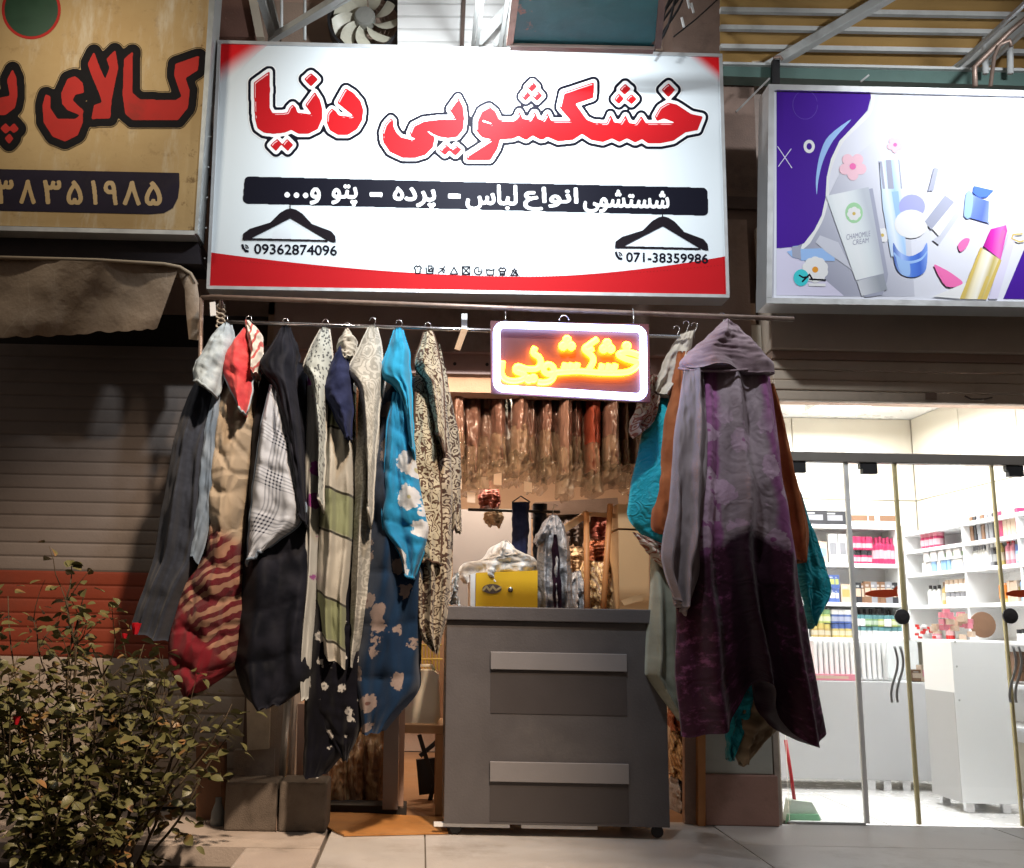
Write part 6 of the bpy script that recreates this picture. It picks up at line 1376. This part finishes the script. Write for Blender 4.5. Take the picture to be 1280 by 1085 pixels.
for i, (x, y, Y) in enumerate(tips):
    tip = P(x, y, Y); base = Vector((-1.75 + (tip.x + 1.75) * .35, 5.3 + random.uniform(-.15, .2), -.1)); d = tip - base
    n = max(5, int(d.length / .075)); grow(base, (d.normalized() + Vector((0, 0, .1))).normalized(), .010, n, 0)
    # steer: straight guide stem to the tip too
    pts = [base + d * t + Vector((.05 * sin(t * 4 + i), .04 * cos(t * 5 + i), 0)) * (t * (1 - t) * 4) for t in np.linspace(0, 1, 12)]
    st.tube(pts, .008, 5, rr=[.009 * (1 - .7 * k / 11) for k in range(12)])
    for k in range(2, 12):
        for _ in range(3): ends.append((pts[k] + Vector((random.gauss(0, .06), random.gauss(0, .06), random.gauss(0, .05))), d.normalized(), k / 11))
st.build('stems', m_stem, rb, smooth=True)
def leafmat(name, a, b, c2):
    g = G(name); oi = g.n('ShaderNodeObjectInfo', out=5); p = g.pos(); f = g.noise(p, 9, 3)
    c = g.mix(f, a, b); c = g.mix(g.ramp(g.noise(p, 5.3, 2), .56, .68), c, c2)
    g.base(c); g.set(Roughness=.42, Specular_IOR_Level=.5, Subsurface_Weight=.0); g.bump(g.noise(p, 120), .3, .004)
    return g.m
m_leaf = leafmat('rose_leaf', (.055, .065, .022), (.18, .165, .065), (.28, .15, .06))
def leafgeo(s, cup):
    prof = [(0, 0), (.12, .20), (.3, .33), (.5, .37), (.7, .31), (.87, .16), (1, 0)]; vs = []; fs = []
    for t, w_ in prof:
        z = -.35 * t * t * cup
        vs += [(-w_ * s, t * s, (z + w_ * .22) * s), (0, t * s, z * s), (w_ * s, t * s, (z + w_ * .22) * s)]
    for i in range(6): fs += [(i * 3, i * 3 + 1, i * 3 + 4, i * 3 + 3), (i * 3 + 1, i * 3 + 2, i * 3 + 5, i * 3 + 4)]
    return vs, fs
def lmesh(s, cup):
    v, f = leafgeo(s, cup); me = bpy.data.meshes.new('leaf'); me.from_pydata(v, [], f); me.materials.append(m_leaf); me.polygons.foreach_set('use_smooth', [True] * len(f)); return me
LM = [lmesh(.066, .6), lmesh(.078, 1.), lmesh(.055, .3), lmesh(.072, 1.5)]
spots = []
for p, d, t in ends:
    if t < .18 and random.random() < .7: continue
    for k in range(3 if random.random() < .75 else 1):
        a = random.uniform(0, 2 * pi); n_ = Vector((cos(a), sin(a), random.uniform(-.5, .7))).normalized()
        q = n_.to_track_quat('Y', 'Z'); e = q @ Matrix.Rotation(random.uniform(-.8, .8), 3, 'Y').to_quaternion()
        spots.append((p + n_ * random.uniform(.005, .06), e, random.uniform(.65, 1.15)))
random.shuffle(spots); spots = spots[:2700]
spots.sort(key=lambda s: s[0].y)
org = ORG[rb.name]
pick = set(random.sample(range(min(900, len(spots))), 300))
mb = MB()
for i, (p, q, s) in enumerate(spots):
    if i in pick:
        o = bpy.data.objects.new('leaf', LM[i % 4]); COL.objects.link(o); o.parent = rb; o.location = p - org
        o.rotation_mode = 'QUATERNION'; o.rotation_quaternion = q; o.scale = (s, s, s); ORG[o.name] = org
    else:
        v, f = leafgeo(.066 * s, .3 + (i % 5) * .25); mb.add([p + q @ Vector(a) for a in v], f)
mb.build('foliage', m_leaf, rb, smooth=True, kind='stuff')
m_rose = M('rose_red', (.50, .008, .02), .5, .15, 10, .1)
for x, y, Y, r in ((169, 792, 5.35, .030), (155, 800, 5.36, .018), (20, 905, 5.0, .02)):
    c = P(x, y, Y); mb = MB()
    for k in range(7):
        a = k * 2.4; rr2 = r * (.35 + .1 * k); vs = []
        for i in range(4):
            for j in range(5):
                t = (j / 4 - .5) * 1.8; h = i / 3; ra2 = rr2 * (.55 + .6 * h) ; vs.append(c + Vector((ra2 * cos(a + t), ra2 * sin(a + t), h * r * 1.9 - r * .2 * k / 7)))
        mb.add(vs, [(i * 5 + j, i * 5 + j + 1, (i + 1) * 5 + j + 1, (i + 1) * 5 + j) for i in range(3) for j in range(4)])
    mb.build('bud', m_rose, rb, smooth=True)
